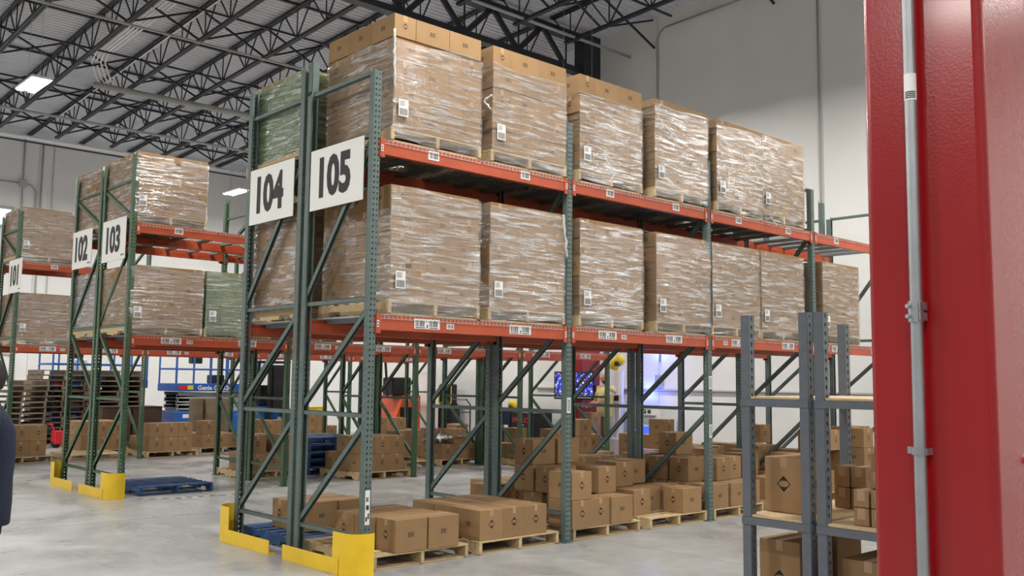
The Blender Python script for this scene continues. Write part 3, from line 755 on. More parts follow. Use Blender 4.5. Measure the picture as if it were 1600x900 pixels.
# row 104 side
Y4p = 1.32
pallet(.12, Y4p-.06, 0, 'blue painted pallet with cartons behind the yellow guard of rack 104', 'blue_wood', group='floor pallets')
for x, y, lb in ((.74, 1.80, 'right of three in front'), (.38, 1.82, 'middle of three in front'), (.32, 2.13, 'back left'), (.70, 2.12, 'back right')):
    carton(x, y-.24, PH+.001, 'brown carton on the blue pallet under rack 104, %s' % lb, 0, group='cartons on floor pallets')
load(2.75, Y4p, [[(0, 1), (1, 1), (2, 1), (1, 2), (2, 2)]], 'under rack 104, right of its second post', ox=.22)
load(4.05, Y4p, [cells3, cells3[:7]], 'under rack 104, left of its third post')
load(5.35, Y4p, [cells3, [(0, 0), (1, 0), (2, 1)]], 'under rack 104, right of its third post')
load(6.9, Y4p, [cells3, [(0, 0), (1, 1), (2, 1), (2, 2)]], 'under rack 104, in its third bay')
load(8.2, Y4p, [cells3, cells3[:5], [(2, 1)]], 'under rack 104, at its far end')
# big dark cartons behind
# aisle / rack 103
pallet(.62, 6.55, 0, 'empty blue painted pallet on the floor under rack 103', 'blue_wood', group='floor pallets')
S103 = [[(0, 0), (1, 0), (2, 0), (0, 1), (1, 1), (2, 1), (0, 2), (1, 2), (2, 2)], [(0, 0), (1, 0), (2, 0), (0, 1), (1, 1), (2, 1)]]
load(4.25, 6.5, [cells3, [(0, 0), (1, 0), (2, 0), (0, 1), (1, 1), (2, 1)]], 'under rack 103, beside the blue pallet stack')
for k in range(5): pallet(4.05, 7.75, .131*k, 'blue painted pallet, %s from the floor in the stack of five behind rack 103' % ordn[k], 'blue_wood', group='stack of blue pallets', simple=False)
load(2.85, 7.7, [[(0, 0), (1, 0), (2, 0), (0, 1), (1, 1)], [(0, 0), (2, 0), (1, 1)]], 'under rack 102, seen through the 104 frame')
load(5.6, 7.75, [cells3[:6], [(1, 0), (2, 0)]], 'behind rack 103, in its third bay')
load(7.0, 7.75, [cells3, [(0, 1), (1, 0)], ], 'with loose film, under rack 102, middle')
load(8.3, 6.6, [cells3, [(2, 0), (1, 2)]], 'under rack 103, left of the tall stack')
load(9.1, 3.9, [cells3, cells3[:5], [(0, 0)]], 'in the cross aisle beyond rack 104')
load(7.6, 4.6, [cells3, [(0, 0), (2, 1)], [(0, 0)]], 'in the cross aisle, nearer')
load(10.62, 7.1, [[(0, 0), (1, 1), (2, 1)], [(0, 0)], [(0, 0)]], 'in front of the man in yellow')
load(8.4, 9.0, [cells3, [(0, 0), (1, 1)]], 'between racks 102 and 101, right')
# cartons along the far left
load(.3, 12.9, [[(0, 0), (1, 0), (2, 0), (0, 1), (1, 1), (2, 1)], [(0, 0), (1, 0), (2, 0)]], 'at the left beside the man in navy')
pallet(1.68, 12.8, 0, 'bare wooden pallet seen between the posts of racks 102 and 103', group='floor pallets')
load(3.2, 12.75, [cells3, [(0, 0), (1, 0), (2, 0)], []], 'in the farthest green rack, left of centre')
load(2.2, 13.9, [cells3, cells3], 'behind the bare pallet under rack 101')
load(4.6, 13.3, [cells3, [(0, 0)]], 'in the farthest green rack, centre')
load(5.9, 12.9, [cells3, cells3[:4]], 'in the farthest green rack, right of centre')
load(9.3, 12.9, [cells3, [(0, 0), (1, 0)]], 'in the farthest green rack, right end')
# stacks of weathered pallets at the back
for s_, (x, y, n_, nm) in enumerate(((1.55, 17.6, 12, 'left'), (2.65, 18.2, 14, 'middle'), (3.75, 17.4, 14, 'right'))):
    for k in range(n_): pallet(x+random.uniform(-.03, .03), y+random.uniform(-.03, .03), .131*k, 'weathered wooden pallet, %s from the floor in the %s far stack' % (ordn[k], nm), 'oldwood', group='weathered pallets in the %s stack' % nm, simple=True)

# ------------------------------------------------------------------ small boltless shelving, right foreground
def angle_post(h):
    m = MB('shelfgrey'); n = int(h/.05); w_ = .056
    def slotted(o, U, Nn):
        for off in (0, .0025):
            for i in range(n):
                za, zc = i*.05, i*.05+.025
                def Q(a, b): return o+Nn*off+U*a+Vector((0, 0, b))
                A, B, C_, D = Q(0, za), Q(w_, za), Q(w_, za+.05), Q(0, za+.05); xc = w_*.5
                top, bot, l1, r1 = Q(xc, zc+.019), Q(xc, zc-.019), Q(xc-.010, zc+.006), Q(xc+.010, zc+.006)
                m.face([A, bot, l1, top, D]); m.face([B, C_, top, r1, bot]); m.face([A, B, bot]); m.face([D, top, C_])
    slotted(Vector((0, 0, 0)), Vector((1, 0, 0)), Vector((0, 1, 0)))
    m.box(0, .0025, 0, w_, 0, n*.05); m.box(w_-.0025, w_, 0, w_, 0, n*.05)
    m.box(-.005, w_+.005, -.005, w_+.005, 0, .006)
    return m.mesh('corner_post')
ap = angle_post(2.13)
def shelf_unit(x, y, L, D, label, gap=0):
    t = thing('shelving_unit', (x, y, 0), label, 'shelf', 'small grey shelving units')
    for sx, sy, rz in ((0, 0, 0), (L-.056, 0, 0), (L, D, pi), (.056, D, pi)) if False else ((0, 0, 0), (L-.056, 0, 0), (L-.056, D-.056, 0), (0, D-.056, 0)): ob('corner_post', ap, t, (sx, sy, 0), (0, 0, rz))
    for z in (.32, .935, 1.62):
        for p, q, up in (((.004, .0, z-.036), (.004, D, z-.036), (1, 0, 0)), ((L-.004, 0, z-.036), (L-.004, D, z-.036), (1, 0, 0)), ((0, .004, z-.036), (L, .004, z-.036), (0, 1, 0)), ((0, D-.004, z-.036), (L, D-.004, z-.036), (0, 1, 0))):
            m = MB('shelfgrey').bar(p, q, .022, .042, up=(0, 0, 1))
            ob('shelf_beam', m.mesh('sb'), t)
        ob('shelf_board', MB('ply').cbox(.008, L-.008, .008, D-.008, z-.014, z, .002).mesh('board'), t)
    return t
shelf_unit(.05, -4.30, 1.2, .44, 'grey steel shelving unit in the right foreground holding a big carton')
shelf_unit(.05, -4.78, 1.2, .44, 'grey steel shelving unit partly behind the red column, holding small boxes')
def plain_carton(x, y, z, L, W, H, label, group=None, k=.046, rz=0):
    return tag(ob('carton', carton_mesh(L, W, H, k=k), None, (x+L/2, y+W/2, z), (0, 0, rz)), label, 'carton', group)
plain_carton(.265, -4.13, .936, .33, .255, .325, 'large brown carton with a bold diamond mark on the middle shelf')
plain_carton(.25, -4.11, .321, .34, .27, .455, 'large brown carton on the lower shelf, below the other large one')
plain_carton(.66, -4.12, .321, .30, .27, .47, 'pale brown carton on the lower shelf, further back', rz=0)
plain_carton(.2, -4.70, .321, .5, .3, .42, 'shadowed dark carton on the lower shelf beside the red column')
gs = 'small plain boxes on the shelving'
for i, (x, y, z, lb) in enumerate(((.13, -4.60, .936, 'at the bottom, nearest the aisle'), (.13, -4.70, .936, 'at the bottom beside the red column'), (.13, -4.60, 1.034, 'second up, nearest the aisle'), (.13, -4.70, 1.034, 'second up beside the red column'), (.20, -4.66, 1.132, 'third up'), (.20, -4.67, 1.23, 'on top of the pile'))):
    plain_carton(x, y, z, .13, .088, .096, 'small plain box on the middle shelf, %s' % lb, gs, k=.0001)
for i, (x, y, z, lb) in enumerate(((.75, -4.16, .936, 'left, at the bottom'), (.75, -4.27, .936, 'right, at the bottom'), (.75, -4.16, 1.066, 'left, on top'), (.75, -4.27, 1.066, 'right, on top'))):
    plain_carton(x, y, z, .15, .1, .128, 'small box behind the large shelf carton, %s' % lb, gs, k=.0001)

# ------------------------------------------------------------------ red column with conduit, far right
rc = MB('red'); x0, x1, y0, y1, R = -2.86, -2.60, -6.392, -6.138, .018
poly = []
for cx_, cy_, a0 in ((x1-R, y1-R, 0), (x0+R, y1-R, 90), (x0+R, y0+R, 180), (x1-R, y0+R, 270)):
    poly += [(cx_+R*cos(radians(a0+15*i)), cy_+R*sin(radians(a0+15*i))) for i in range(7)]
rc.prism(poly, 'Z', 0.016, 3.6); rc.use('red').box(x0-.08, x1+.08, y0-.08, y1+.08, 0, .016)
rc.use('dark').prism(poly, 'Z', 3.6, zdeck(-6.2)-.15)
rcol = thing('building_column', (0, 0, 0), 'glossy red square steel column filling the right edge, metal conduit strapped on', 'column')
ob('column_shaft', rc.mesh('redcol', recalc=True), rcol)
M['emt'] = mat('conduit_zinc', (.40, .42, .45), .38, .8, noise_s=8, noise_a=.12)
ob('conduit', MB('emt').tube([(x0-.024, -6.255, .0), (x0-.024, -6.2535, 1.5), (x0-.024, -6.2545, 1.83), (x0-.024, -6.2565, 2.6), (x0-.024, -6.257, 3.3)], .0122, 14).mesh('emt', True), rcol)
cp = MB('emt').tube([(x0-.024, -6.2535, 1.825), (x0-.024, -6.2535, 1.868)], .0152, 14)
for z in (1.836, 1.857): cp.tube([(x0-.04, -6.247, z), (x0-.047, -6.245, z)], .0045, 8); cp.box(x0-.04, x0-.008, -6.27, -6.2675, z-.008, z+.008)
ob('conduit_coupling', cp.mesh('coupling'), rcol)
st_ = MB('emt'); n = 10
for i in range(n):
    a, b = pi*.5+pi*i/n, pi*.5+pi*(i+1)/n
    st_.bar((x0-.024+.014*cos(a), -6.2525+.014*sin(a), 1.563), (x0-.024+.014*cos(b), -6.2525+.014*sin(b), 1.563), .014, .003, up=(cos(a), sin(a), 0))
st_.box(x0-.003, x0, -6.24, -6.218, 1.556, 1.57).box(x0-.026, x0, -6.2405, -6.238, 1.556, 1.57).box(x0-.026, x0, -6.269, -6.266, 1.556, 1.57)
st_.tube([(x0-.003, -6.226, 1.563), (x0-.008, -6.226, 1.563)], .006, 6)
ob('conduit_strap', st_.mesh('strap'), rcol)
cl = MB('label'); 
for i in range(8):
    a, b = radians(110+20*i), radians(130+20*i); r_ = .0128
    for z0_, z1_, mt in ((2.288, 2.345, 'label'),):
        cl.use(mt).face([(x0-.024+r_*cos(a), -6.256+r_*sin(a), z0_), (x0-.024+r_*cos(b), -6.256+r_*sin(b), z0_), (x0-.024+r_*cos(b), -6.256+r_*sin(b), z1_), (x0-.024+r_*cos(a), -6.256+r_*sin(a), z1_)])
    if 2 <= i <= 6:
        for k in range(4):
            r2_ = .0131; z0_ = 2.292+.004*k
            cl.use('print').face([(x0-.024+r2_*cos(a), -6.256+r2_*sin(a), z0_), (x0-.024+r2_*cos(b), -6.256+r2_*sin(b), z0_), (x0-.024+r2_*cos(b), -6.256+r2_*sin(b), z0_+.0025), (x0-.024+r2_*cos(a), -6.256+r2_*sin(a), z0_+.0025)])
ob('conduit_label', cl.mesh('cl'), rcol)
M['redpaint2'] = mat('red_bolt', (.5, .02, .02), .3)
ob('bolt', MB('emt').tube([(-2.66, y0, 1.545), (-2.66, y0-.022, 1.545)], .011, 6).use('redpaint2').tube([(-2.69, y0, 1.545), (-2.69, y0-.014, 1.545)], .008, 8).mesh('bolt'), rcol)

# ------------------------------------------------------------------ people
def skin(name, J, E, parent, matn, sub=2, root=0):
    names = list(J); ix = {k: i for i, k in enumerate(names)}
    me = bpy.data.meshes.new(name); me.from_pydata([J[k][0] for k in names], [(ix[a], ix[b]) for a, b in E], [])
    o = bpy.data.objects.new(name, me); COL.objects.link(o)
    md = o.modifiers.new('s', 'SKIN'); md.use_smooth_shade = True
    for i, k in enumerate(names):
        r_ = J[k][1]; me.skin_vertices[0].data[i].radius = r_ if isinstance(r_, tuple) else (r_, r_)
        me.skin_vertices[0].data[i].use_root = (i == root)
    s2 = o.modifiers.new('b', 'SUBSURF'); s2.levels = sub; s2.render_levels = sub
    dg = bpy.context.evaluated_depsgraph_get(); out = bpy.data.meshes.new_from_object(o.evaluated_get(dg))
    COL.objects.unlink(o); bpy.data.objects.remove(o)
    out.materials.clear(); out.materials.append(M[matn])
    return out
def head_mesh(fat=1.0, beard=False):
    """face looks to -Y, centre of skull at origin, chin at z=-.115"""
    NU, NV = 36, 26; V = []; F = []; mi = []
    def g(x, c, w): return math.exp(-((x-c)/w)**2)
    for j in range(NV+1):
        ph = -pi/2+pi*j/NV
        for i in range(NU):
            th = 2*pi*i/NU   # th=0 -> -Y
            x, y, z = sin(th)*cos(ph), -cos(th)*cos(ph), sin(ph)
            X, Y, Z = x*.076*fat, y*.095, z*.118
            if Z < 0: k = 1+Z*2.1; X *= k if k > .5 else .5; Y = Y*(.80+.2*k) if Y > 0 else Y*(1+Z*.5)
            fr = max(0, -y)**2
            X0 = abs(X)
            Y -= fr*(.030*g(Z, -.022, .014)*g(X0, 0, .013)+.020*g(Z, -.003, .022)*g(X0, 0, .008))   # nose
            Y -= fr*(.007*g(Z, .022, .008)*g(X0, .028, .02)); Y += fr*(.010*g(Z, .003, .010)*g(X0, .031, .013))  # brow, eye socket
            Y -= fr*(.007*g(Z, -.055, .006)*g(X0, 0, .022)+.007*g(Z, -.067, .006)*g(X0, 0, .019)); Y += fr*.006*g(Z, -.061, .003)*g(X0, 0, .024)
            Y -= fr*.010*g(Z, -.10, .014)*g(X0, 0, .022)
            X += math.copysign(.012*g(Z, -.008, .022)*g(y, .12, .14), X) if abs(X) > .05 else 0   # ear swell
            V.append((X, Y, Z))
    for j in range(NV):
        for i in range(NU): F.append((j*NU+i, j*NU+(i+1) % NU, (j+1)*NU+(i+1) % NU, (j+1)*NU+i))
    me = bpy.data.meshes.new('head'); me.from_pydata(V, [], F)
    return V, F
def join_to(me, V, F, off, rz=0):
    import bmesh
    bm = bmesh.new(); bm.from_mesh(me); vs = [bm.verts.new((v[0]*cos(rz)-v[1]*sin(rz)+off[0], v[0]*sin(rz)+v[1]*cos(rz)+off[1], v[2]+off[2])) for v in V]
    for f in F: bm.faces.new([vs[i] for i in f]).smooth = True
    bm.to_mesh(me); bm.free()
def hand(J, E, w, d, side, s=1, curl=.3, fwd=Vector((0, -1, 0))):
    """w wrist pos, d direction of the fingers"""
    w = Vector(w); d = Vector(d).normalized(); a = d.cross(fwd).normalized()*side if abs(d.dot(fwd)) < .95 else Vector((1, 0, 0)); c_ = d.cross(a).normalized()
    return w, d, a, c_
def person(name, loc, rz, label, H, skin_m, shirt_m, trous_m, arms, hairy, beard=False, glasses=False, belly=.0):
    k = H/1.78; t = thing(name, loc, label, 'person', None, rz)
    J = {'pelvis': ((0, 0, .95), .12), 'waist': ((0, -belly*.4, 1.10), .118+belly), 'chest': ((0, .01, 1.30), .125+belly*.6), 'upper': ((0, .005, 1.43), .095+belly*.3), 'neck': ((0, 0, 1.52), .055), 'skull': ((0, -.01, 1.60), .055)}
    E = [('pelvis', 'waist'), ('waist', 'chest'), ('chest', 'upper'), ('upper', 'neck'), ('neck', 'skull')]
    for s, sd in ((-1, 'r'), (1, 'l')):
        el, wr_, hd = arms[sd]
        J['sh'+sd] = ((s*.19, 0, 1.43), .06); J['el'+sd] = (el, .042); J['wr'+sd] = (wr_, .028)
        d = (Vector(hd)).normalized(); W = Vector(wr_)
        J['pa'+sd] = (tuple(W+d*.055), (.040, .018)); J['kn'+sd] = (tuple(W+d*.09), (.040, .015))
        E += [('upper', 'sh'+sd), ('sh'+sd, 'el'+sd), ('el'+sd, 'wr'+sd), ('wr'+sd, 'pa'+sd), ('pa'+sd, 'kn'+sd)]
        J['hi'+sd] = ((s*.09, 0, .86), .07); J['k'+sd] = ((s*.10, -.01, .48), .055); J['an'+sd] = ((s*.11, .01, .09), .040); J['to'+sd] = ((s*.12, -.13, .035), (.04, .028))
        E += [('pelvis', 'hi'+sd), ('hi'+sd, 'k'+sd), ('k'+sd, 'an'+sd), ('an'+sd, 'to'+sd)]
    body = skin('body', J, E, t, skin_m)
    # fingers
    for sd, s in (('r', -1), ('l', 1)):
        el, wr_, hd = arms[sd]; d = Vector(hd).normalized(); W = Vector(wr_)
        side = d.cross(Vector((0, 0, 1))) if abs(d.z) < .7 else Vector((0, 1, 0)); side = side.normalized(); pn = d.cross(side).normalized()
        if pn.z > 0 and abs(d.z) < .7: pn = -pn
        for i, ln in enumerate((.068, .078, .072, .056)):
            b0 = W+d*.085+side*(.027-.018*i); J2 = {'a': (tuple(b0), .0095), 'b': (tuple(b0+d*ln*.5+pn*.006), .009), 'c': (tuple(b0+d*ln*.8+pn*.022), .008), 'e': (tuple(b0+d*ln*.95+pn*.036), .007)}
            f = skin('f', J2, [('a', 'b'), ('b', 'c'), ('c', 'e')], None, skin_m, 1)
            join_to(body, [v.co.copy() for v in f.vertices], [tuple(p.vertices) for p in f.polygons], (0, 0, 0))
        b0 = W+d*.035+side*.028; th = (d+side*.9).normalized(); J2 = {'a': (tuple(b0), .012), 'b': (tuple(b0+th*.035), .0105), 'c': (tuple(b0+th*.035+d*.028+pn*.01), .009)}
        f = skin('f', J2, [('a', 'b'), ('b', 'c')], None, skin_m, 1)
        join_to(body, [v.co.copy() for v in f.vertices], [tuple(p.vertices) for p in f.polygons], (0, 0, 0))
    Vh, Fh = head_mesh(); join_to(body, Vh, Fh, (0, -.02, 1.662))
    b = ob('body', body, t, scale=(k, k, k))
    # clothes: same skeleton, a little thicker
    bk = belly
    tor = MB(shirt_m).loft([(0, -bk*.3, .855, .178, .132+bk), (0, -bk*.3, .86, .182, .136+bk), (0, -bk*.5, .98, .178, .138+bk*1.3), (0, -bk*.5, 1.10, .170, .135+bk*1.3), (0, .0, 1.25, .185, .138+bk), (0, .01, 1.36, .20, .132+bk*.6), (0, .01, 1.43, .195, .115+bk*.3), (0, .01, 1.475, .13, .09), (0, .01, 1.50, .072, .068), (0, .005, 1.53, .066, .062)], 28)
    tm = tor.mesh('torso', True)
    for sd in 'rl':
        s_, e_ = Vector(J['sh'+sd][0]), Vector(J['el'+sd][0]); q = s_.lerp(e_, .82)
        sl = MB(shirt_m).tube([s_+Vector((math.copysign(-.08, s_.x), 0, .005)), s_+Vector((0, 0, -.005)), s_.lerp(e_, .2), q], [.072, .078, .074, .068], 16)
        join_to(tm, sl.v, sl.f, (0, 0, 0))
    ob('shirt', tm, t, scale=(k, k, k))
    tr = MB(trous_m).loft([(0, 0, .80, .150, .112), (0, 0, .88, .160, .118), (0, 0, 1.0, .155, .115)], 24)
    for sd in 'rl':
        hx, kx, ax = J['hi'+sd][0][0], J['k'+sd][0][0], J['an'+sd][0][0]
        tr.loft([(ax, .005, .05, .062, .07), (ax, .0, .12, .062, .07), (kx, -.01, .48, .075, .078), (hx, 0, .72, .09, .1), (hx*.9, 0, .86, .09, .11)], 20)
        sh = {'a': ((ax, .05, .045), (.045, .04)), 'b': ((ax, -.06, .04), (.048, .038)), 'c': ((ax, -.16, .03), (.045, .028))}
        ob('shoe', skin('shoe', sh, [('a', 'b'), ('b', 'c')], t, 'black', 2), t, scale=(k, k, k))
    ob('trousers', tr.mesh('trousers', True), t, scale=(k, k, k))
    hm_ = MB('white')
    ey = MB('whitep', 'black')
    for s in (-1, 1):
        ey.use('whitep').tube([(s*.031, -.094, 1.664), (s*.031, -.102, 1.664), (s*.031, -.105, 1.664)], [.011, .009, .004], 8)
        ey.use('black').tube([(s*.031, -.103, 1.664), (s*.031, -.1065, 1.664)], .0045, 8)
    ob('eye_pair', ey.mesh('eyes'), t, scale=(k, k, k))
    def shell(cond, gr, mt, nm):
        vv = []; ff = []; idx = {}
        for f in Fh:
            if all(cond(Vh[i]) for i in f):
                q = []
                for i in f:
                    if i not in idx:
                        v = Vector(Vh[i]); n_ = v.normalized(); idx[i] = len(vv); vv.append(v+n_*gr+Vector((0, -.02, 1.662))+n_*noise.noise(v*60)*.002)
                    q.append(idx[i])
                ff.append(q)
        me = bpy.data.meshes.new(nm); me.from_pydata(vv, [], ff); me.materials.append(M[mt]); me.polygons.foreach_set('use_smooth', [True]*len(ff)); ob(nm, me, t, scale=(k, k, k))
    if hairy: shell(lambda v: v[2] > .055 or (v[1] > .0 and v[2] > -.06), .016, 'hair', 'hair')
    if beard: shell(lambda v: v[2] < -.045 and v[1] < -.01 and not (abs(v[0]) < .02 and v[2] > -.068), .006, 'hair2', 'beard')
    if glasses:
        gl = MB('black')
        for s in (-1, 1):
            gl.tube([(s*.032+.021*cos(a), -.118, 1.664+.015*sin(a)) for a in [2*pi*i/12 for i in range(13)]], .002, 5); gl.bar((s*.053, -.118, 1.668), (s*.078, -.02, 1.668), .003, .003)
        gl.bar((-.011, -.118, 1.668), (.011, -.118, 1.668), .003, .003); ob('glasses', gl.mesh('gl'), t, scale=(k, k, k))
    return t
M['hair2'] = mat('grey_brown_beard', (.10, .07, .05), .9)
down = {'r': ((-.24, -.03, 1.14), (-.25, -.09, .89), (0, -.1, -1)), 'l': ((.24, -.03, 1.14), (.25, -.09, .89), (0, -.1, -1))}
# local -Y is the facing direction; facing image-left = (-.736,.676)
rz_left = math.atan2(.676, -.736)+pi/2
person('person', (-3.33, -1.15, 0), radians(166)+pi/2, 'person in a navy shirt with black hair standing at the left edge', 1.80, 'skin', 'navy', 'navy', down, True, belly=.025)
reach = {'r': ((-.25, -.10, 1.16), (-.20, -.32, 1.10), (.1, -1, -.1)), 'l': ((.22, -.20, 1.22), (.18, -.46, 1.10), (-.1, -1, -.15))}
person('person', (11.35, 7.31, 0), rz_left+.5, 'bald bearded man in a yellow polo shirt reaching over stacked cartons', 1.90, 'skin', 'yshirt', 'khaki', reach, False, True, True, .03)

# ------------------------------------------------------------------ machines against the right wall
def screen_mat():
    m = bpy.data.materials.new('screen_picture'); m.use_nodes = True; nt = m.node_tree; b = nt.nodes['Principled BSDF']; N = nt.nodes.new; L = nt.links.new
    tc = N('ShaderNodeTexCoord'); mp = N('ShaderNodeMapping'); mp.inputs['Scale'].default_value = (1, 1, 1); L(tc.outputs['Object'], mp.inputs[0])
    v = N('ShaderNodeTexVoronoi'); v.inputs['Scale'].default_value = 24; v.distance = 'MANHATTAN'; L(mp.outputs[0], v.inputs['Vector'])
    r = N('ShaderNodeValToRGB'); r.color_ramp.interpolation = 'CONSTANT'; e = r.color_ramp.elements
    e[0].position = 0; e[0].color = (.02, .03, .35, 1); e[1].position = .35; e[1].color = (.01, .01, .03, 1)
    for p, c_ in ((.5, (.15, .25, .9, 1)), (.68, (.55, .6, .9, 1)), (.78, (.02, .02, .2, 1)), (.93, (.7, .1, .1, 1))):
        q = e.new(p); q.color = c_
    sp = N('ShaderNodeSeparateColor'); L(v.outputs['Color'], sp.inputs[0]); L(sp.outputs[0], r.inputs[0])
    L(r.outputs[0], b.inputs['Emission Color']); b.inputs['Emission Strength'].default_value = 1.3; b.inputs['Base Color'].default_value = (0, 0, 0, 1); return m
M['screen'] = screen_mat()
tv = thing('wall_screen', (11.34, 8.27, 1.6), 'large screen with a blue picture beside the red column', 'television')
ob('bezel', MB('black').cbox(-.03, .03, -.64, .64, -.325, .325, .006).mesh('bezel'), tv)
ob('screen_panel', MB('screen').box(-.034, -.03, -.60, .60, -.26, .29).mesh('panel'), tv)
cap = MB('whitep').box(-.036, -.034, -.56, .58, -.285, -.268).mesh('cap'); ob('caption_bar', cap, tv)
ob('screen_bracket', MB('dark').box(.03, .09, -.1, .1, -.1, .1).mesh('br'), tv)
# robot on a white stand
rb = thing('industrial_robot', (11.6, 7.12, 0), 'yellow and white robot arm on a tall white pedestal behind the man', 'robot')
m = MB('whitep').cbox(-.3, .3, -.3, .3, 0, .45, .02); ob('pedestal', m.mesh('ped'), rb)
m = MB('whitep')
for a, b in ((-.2, -.2), (.2, -.2), (.2, .2), (-.2, .2)): m.bar((a, b, .45), (a*.25, b*.25, 1.35), .04, .04)
m.tube([(0, 0, .45), (0, 0, 1.4), (0, 0, 1.95)], [.1, .09, .11], 14); ob('mast', m.mesh('mast'), rb)
ob('tablet', MB('whitep').cbox(-.14, -.11, -.17, .13, 1.22, 1.42, .004).use('black').box(-.143, -.14, -.10, .06, 1.27, 1.39).mesh('tab'), rb)
m = MB('rob').tube([(-.02, .16, 1.98), (-.02, .11, 2.12), (-.02, -.02, 2.2), (-.04, -.16, 2.14)], [.09, .12, .12, .07], 12); ob('arm_head', m.mesh('ah', True), rb)
ob('arm_joint', MB('black').tube([(-.14, -.02, 2.1), (-.02, -.02, 2.1)], .055, 12).mesh('aj'), rb)
# blue lit machine
bm_ = thing('parts_machine', (11.75, 6.28, 0), 'white cabinet with a glowing blue panel and hopper by the right wall', 'machine')
ob('cabinet', MB('whitep').cbox(-.2, .4, -.34, .34, 0, 1.18, .02).mesh('cab'), bm_)
M['bluepanel'] = mat('blue_backlit_panel', (.05, .1, .8), .4, emit=(.03, .10, .9), es=1.3)
ob('lit_panel', MB('bluepanel').cbox(-.215, -.2, -.2, .26, .22, .74, .004).mesh('pan'), bm_)
h_ = MB('lgrey').idx([(-.21, -.24, .98), (-.21, .24, .98), (-.21, .08, .80), (-.21, -.08, .80)], [(0, 1, 2, 3)]); h_.box(-.23, -.2, -.25, .25, .975, .99); ob('hopper', h_.mesh('hop'), bm_)
sg = MB('print').box(-.212, -.208, .03, .12, 1.02, 1.11).use('whitep').box(-.214, -.21, .05, .075, 1.06, 1.09).box(-.214, -.21, .085, .1, 1.04, 1.06).use('print').box(-.212, -.208, -.1, -.07, 1.02, 1.11).box(-.212, -.208, -.05, -.02, 1.02, 1.11).box(-.212, -.208, -.1, -.02, 1.05, 1.07); ob('panel_icons', sg.mesh('ic'), bm_)
bt = MB('print').box(-.219, -.214, .0, .02, .36, .55).box(-.219, -.214, -.12, .14, .47, .485).box(-.219, -.214, -.03, .05, .5, .56); ob('panel_mark', bt.mesh('bt'), bm_)
bl_ = thing('blue_lamp', (12.1, 7.05, .6), 'small blue uplight beside the white cabinet at the right wall', 'lamp')
ob('lamp_body', MB('black').cbox(-.06, .06, -.06, .06, -.6, 0, .01).mesh('lb'), bl_); ob('lamp_lens', MB('bluelamp').box(-.04, .04, -.04, .04, 0, .01).mesh('ll'), bl_)
pl_ = bpy.data.lights.new('blue_glow', 'POINT'); pl_.energy = 13; pl_.color = (.10, .16, 1); pl_.shadow_soft_size = .12
po = bpy.data.objects.new('blue_glow', pl_); COL.objects.link(po); po.location = (12.1, 6.8, 1.5)
pl_ = pl_.copy(); po = bpy.data.objects.new('blue_glow', pl_); COL.objects.link(po); po.location = (12.12, 6.5, 2.4)
# controller cabinets
fa = thing('robot_controller', (11.3, 9.55, 0), 'black robot controller cabinets with red lettering by the right wall', 'cabinet')
ob('cabinet', MB('black').cbox(0, .6, 0, .85, .05, .92, .01).mesh('c1'), fa); ob('cabinet', MB('navy').cbox(0, .6, .87, 1.2, .05, .95, .01).mesh('c2'), fa)
put('lettering', textmesh('FANUC', .17, 'redpr', .004), fa, (-.004, .5, .74), '-X'); put('lettering', textmesh('ROBOTICS', .05, 'whitep', .001), fa, (-.004, .5, .62), '-X')
ob('panel_label', MB('label').box(-.004, 0, .95, 1.1, .48, .6).mesh('pl'), fa); ob('picture', MB('lgrey').box(-.004, 0, .34, .62, .3, .55).mesh('pic'), fa)
rr = thing('small_robot', (11.55, 10.5, .95), 'small yellow robot arm on top of the black cabinets', 'robot')
ob('arm', MB('rob').tube([(0, -.05, 0), (0, 0, .14), (-.05, .1, .2), (-.05, .17, .12)], [.1, .09, .09, .05], 10).mesh('a', True), rr); ob('wrist', MB('black').tube([(-.05, .17, .12), (-.05, -.02, .02)], .05, 8).mesh('w'), rr)
# charger panel, cart
cg = thing('charging_panel', (11.9, 13.65, 0), 'black panel with a yellow frame standing right of the orange truck', 'machine')
ob('stand', MB('black').cbox(-.1, .2, -.3, .3, 0, 1.0, .01).mesh('st'), cg); ob('panel', MB('black').cbox(-.08, .12, -.28, .3, 1.0, 1.58, .03).mesh('pn'), cg)
ob('yellow_frame', MB('rob').bar((-.09, -.26, 1.06), (-.09, .28, 1.06), .02, .02).bar((-.09, -.26, 1.54), (-.09, .28, 1.54), .02, .02).bar((-.09, -.26, 1.06), (-.09, -.26, 1.54), .02, .02).bar((-.09, .28, 1.06), (-.09, .28, 1.54), .02, .02).mesh('yf'), cg)
ct = thing('hand_cart', (11.5, 12.2, 0), 'black tube framed hand cart by the right wall', 'cart')
m = MB('black')
for y in (0, .55): m.tube([(0, y, .12), (0, y, 1.05), (-.15, y, 1.2)], .018, 6)
for z in (.15, .5, .85, 1.18): m.tube([(0 if z < 1.1 else -.15, 0, z), (0 if z < 1.1 else -.15, .55, z)], .014, 6)
m.tube([(0, 0, .12), (-.6, 0, .12), (-.6, .55, .12), (0, .55, .12)], .018, 6); ob('frame', m.mesh('fr'), ct)
for x in (0, -.6):
    for y in (0, .55): ob('wheel', MB('rubber').tube([(x, y-.02, .06), (x, y+.02, .06)], .06, 12).mesh('wh'), ct)
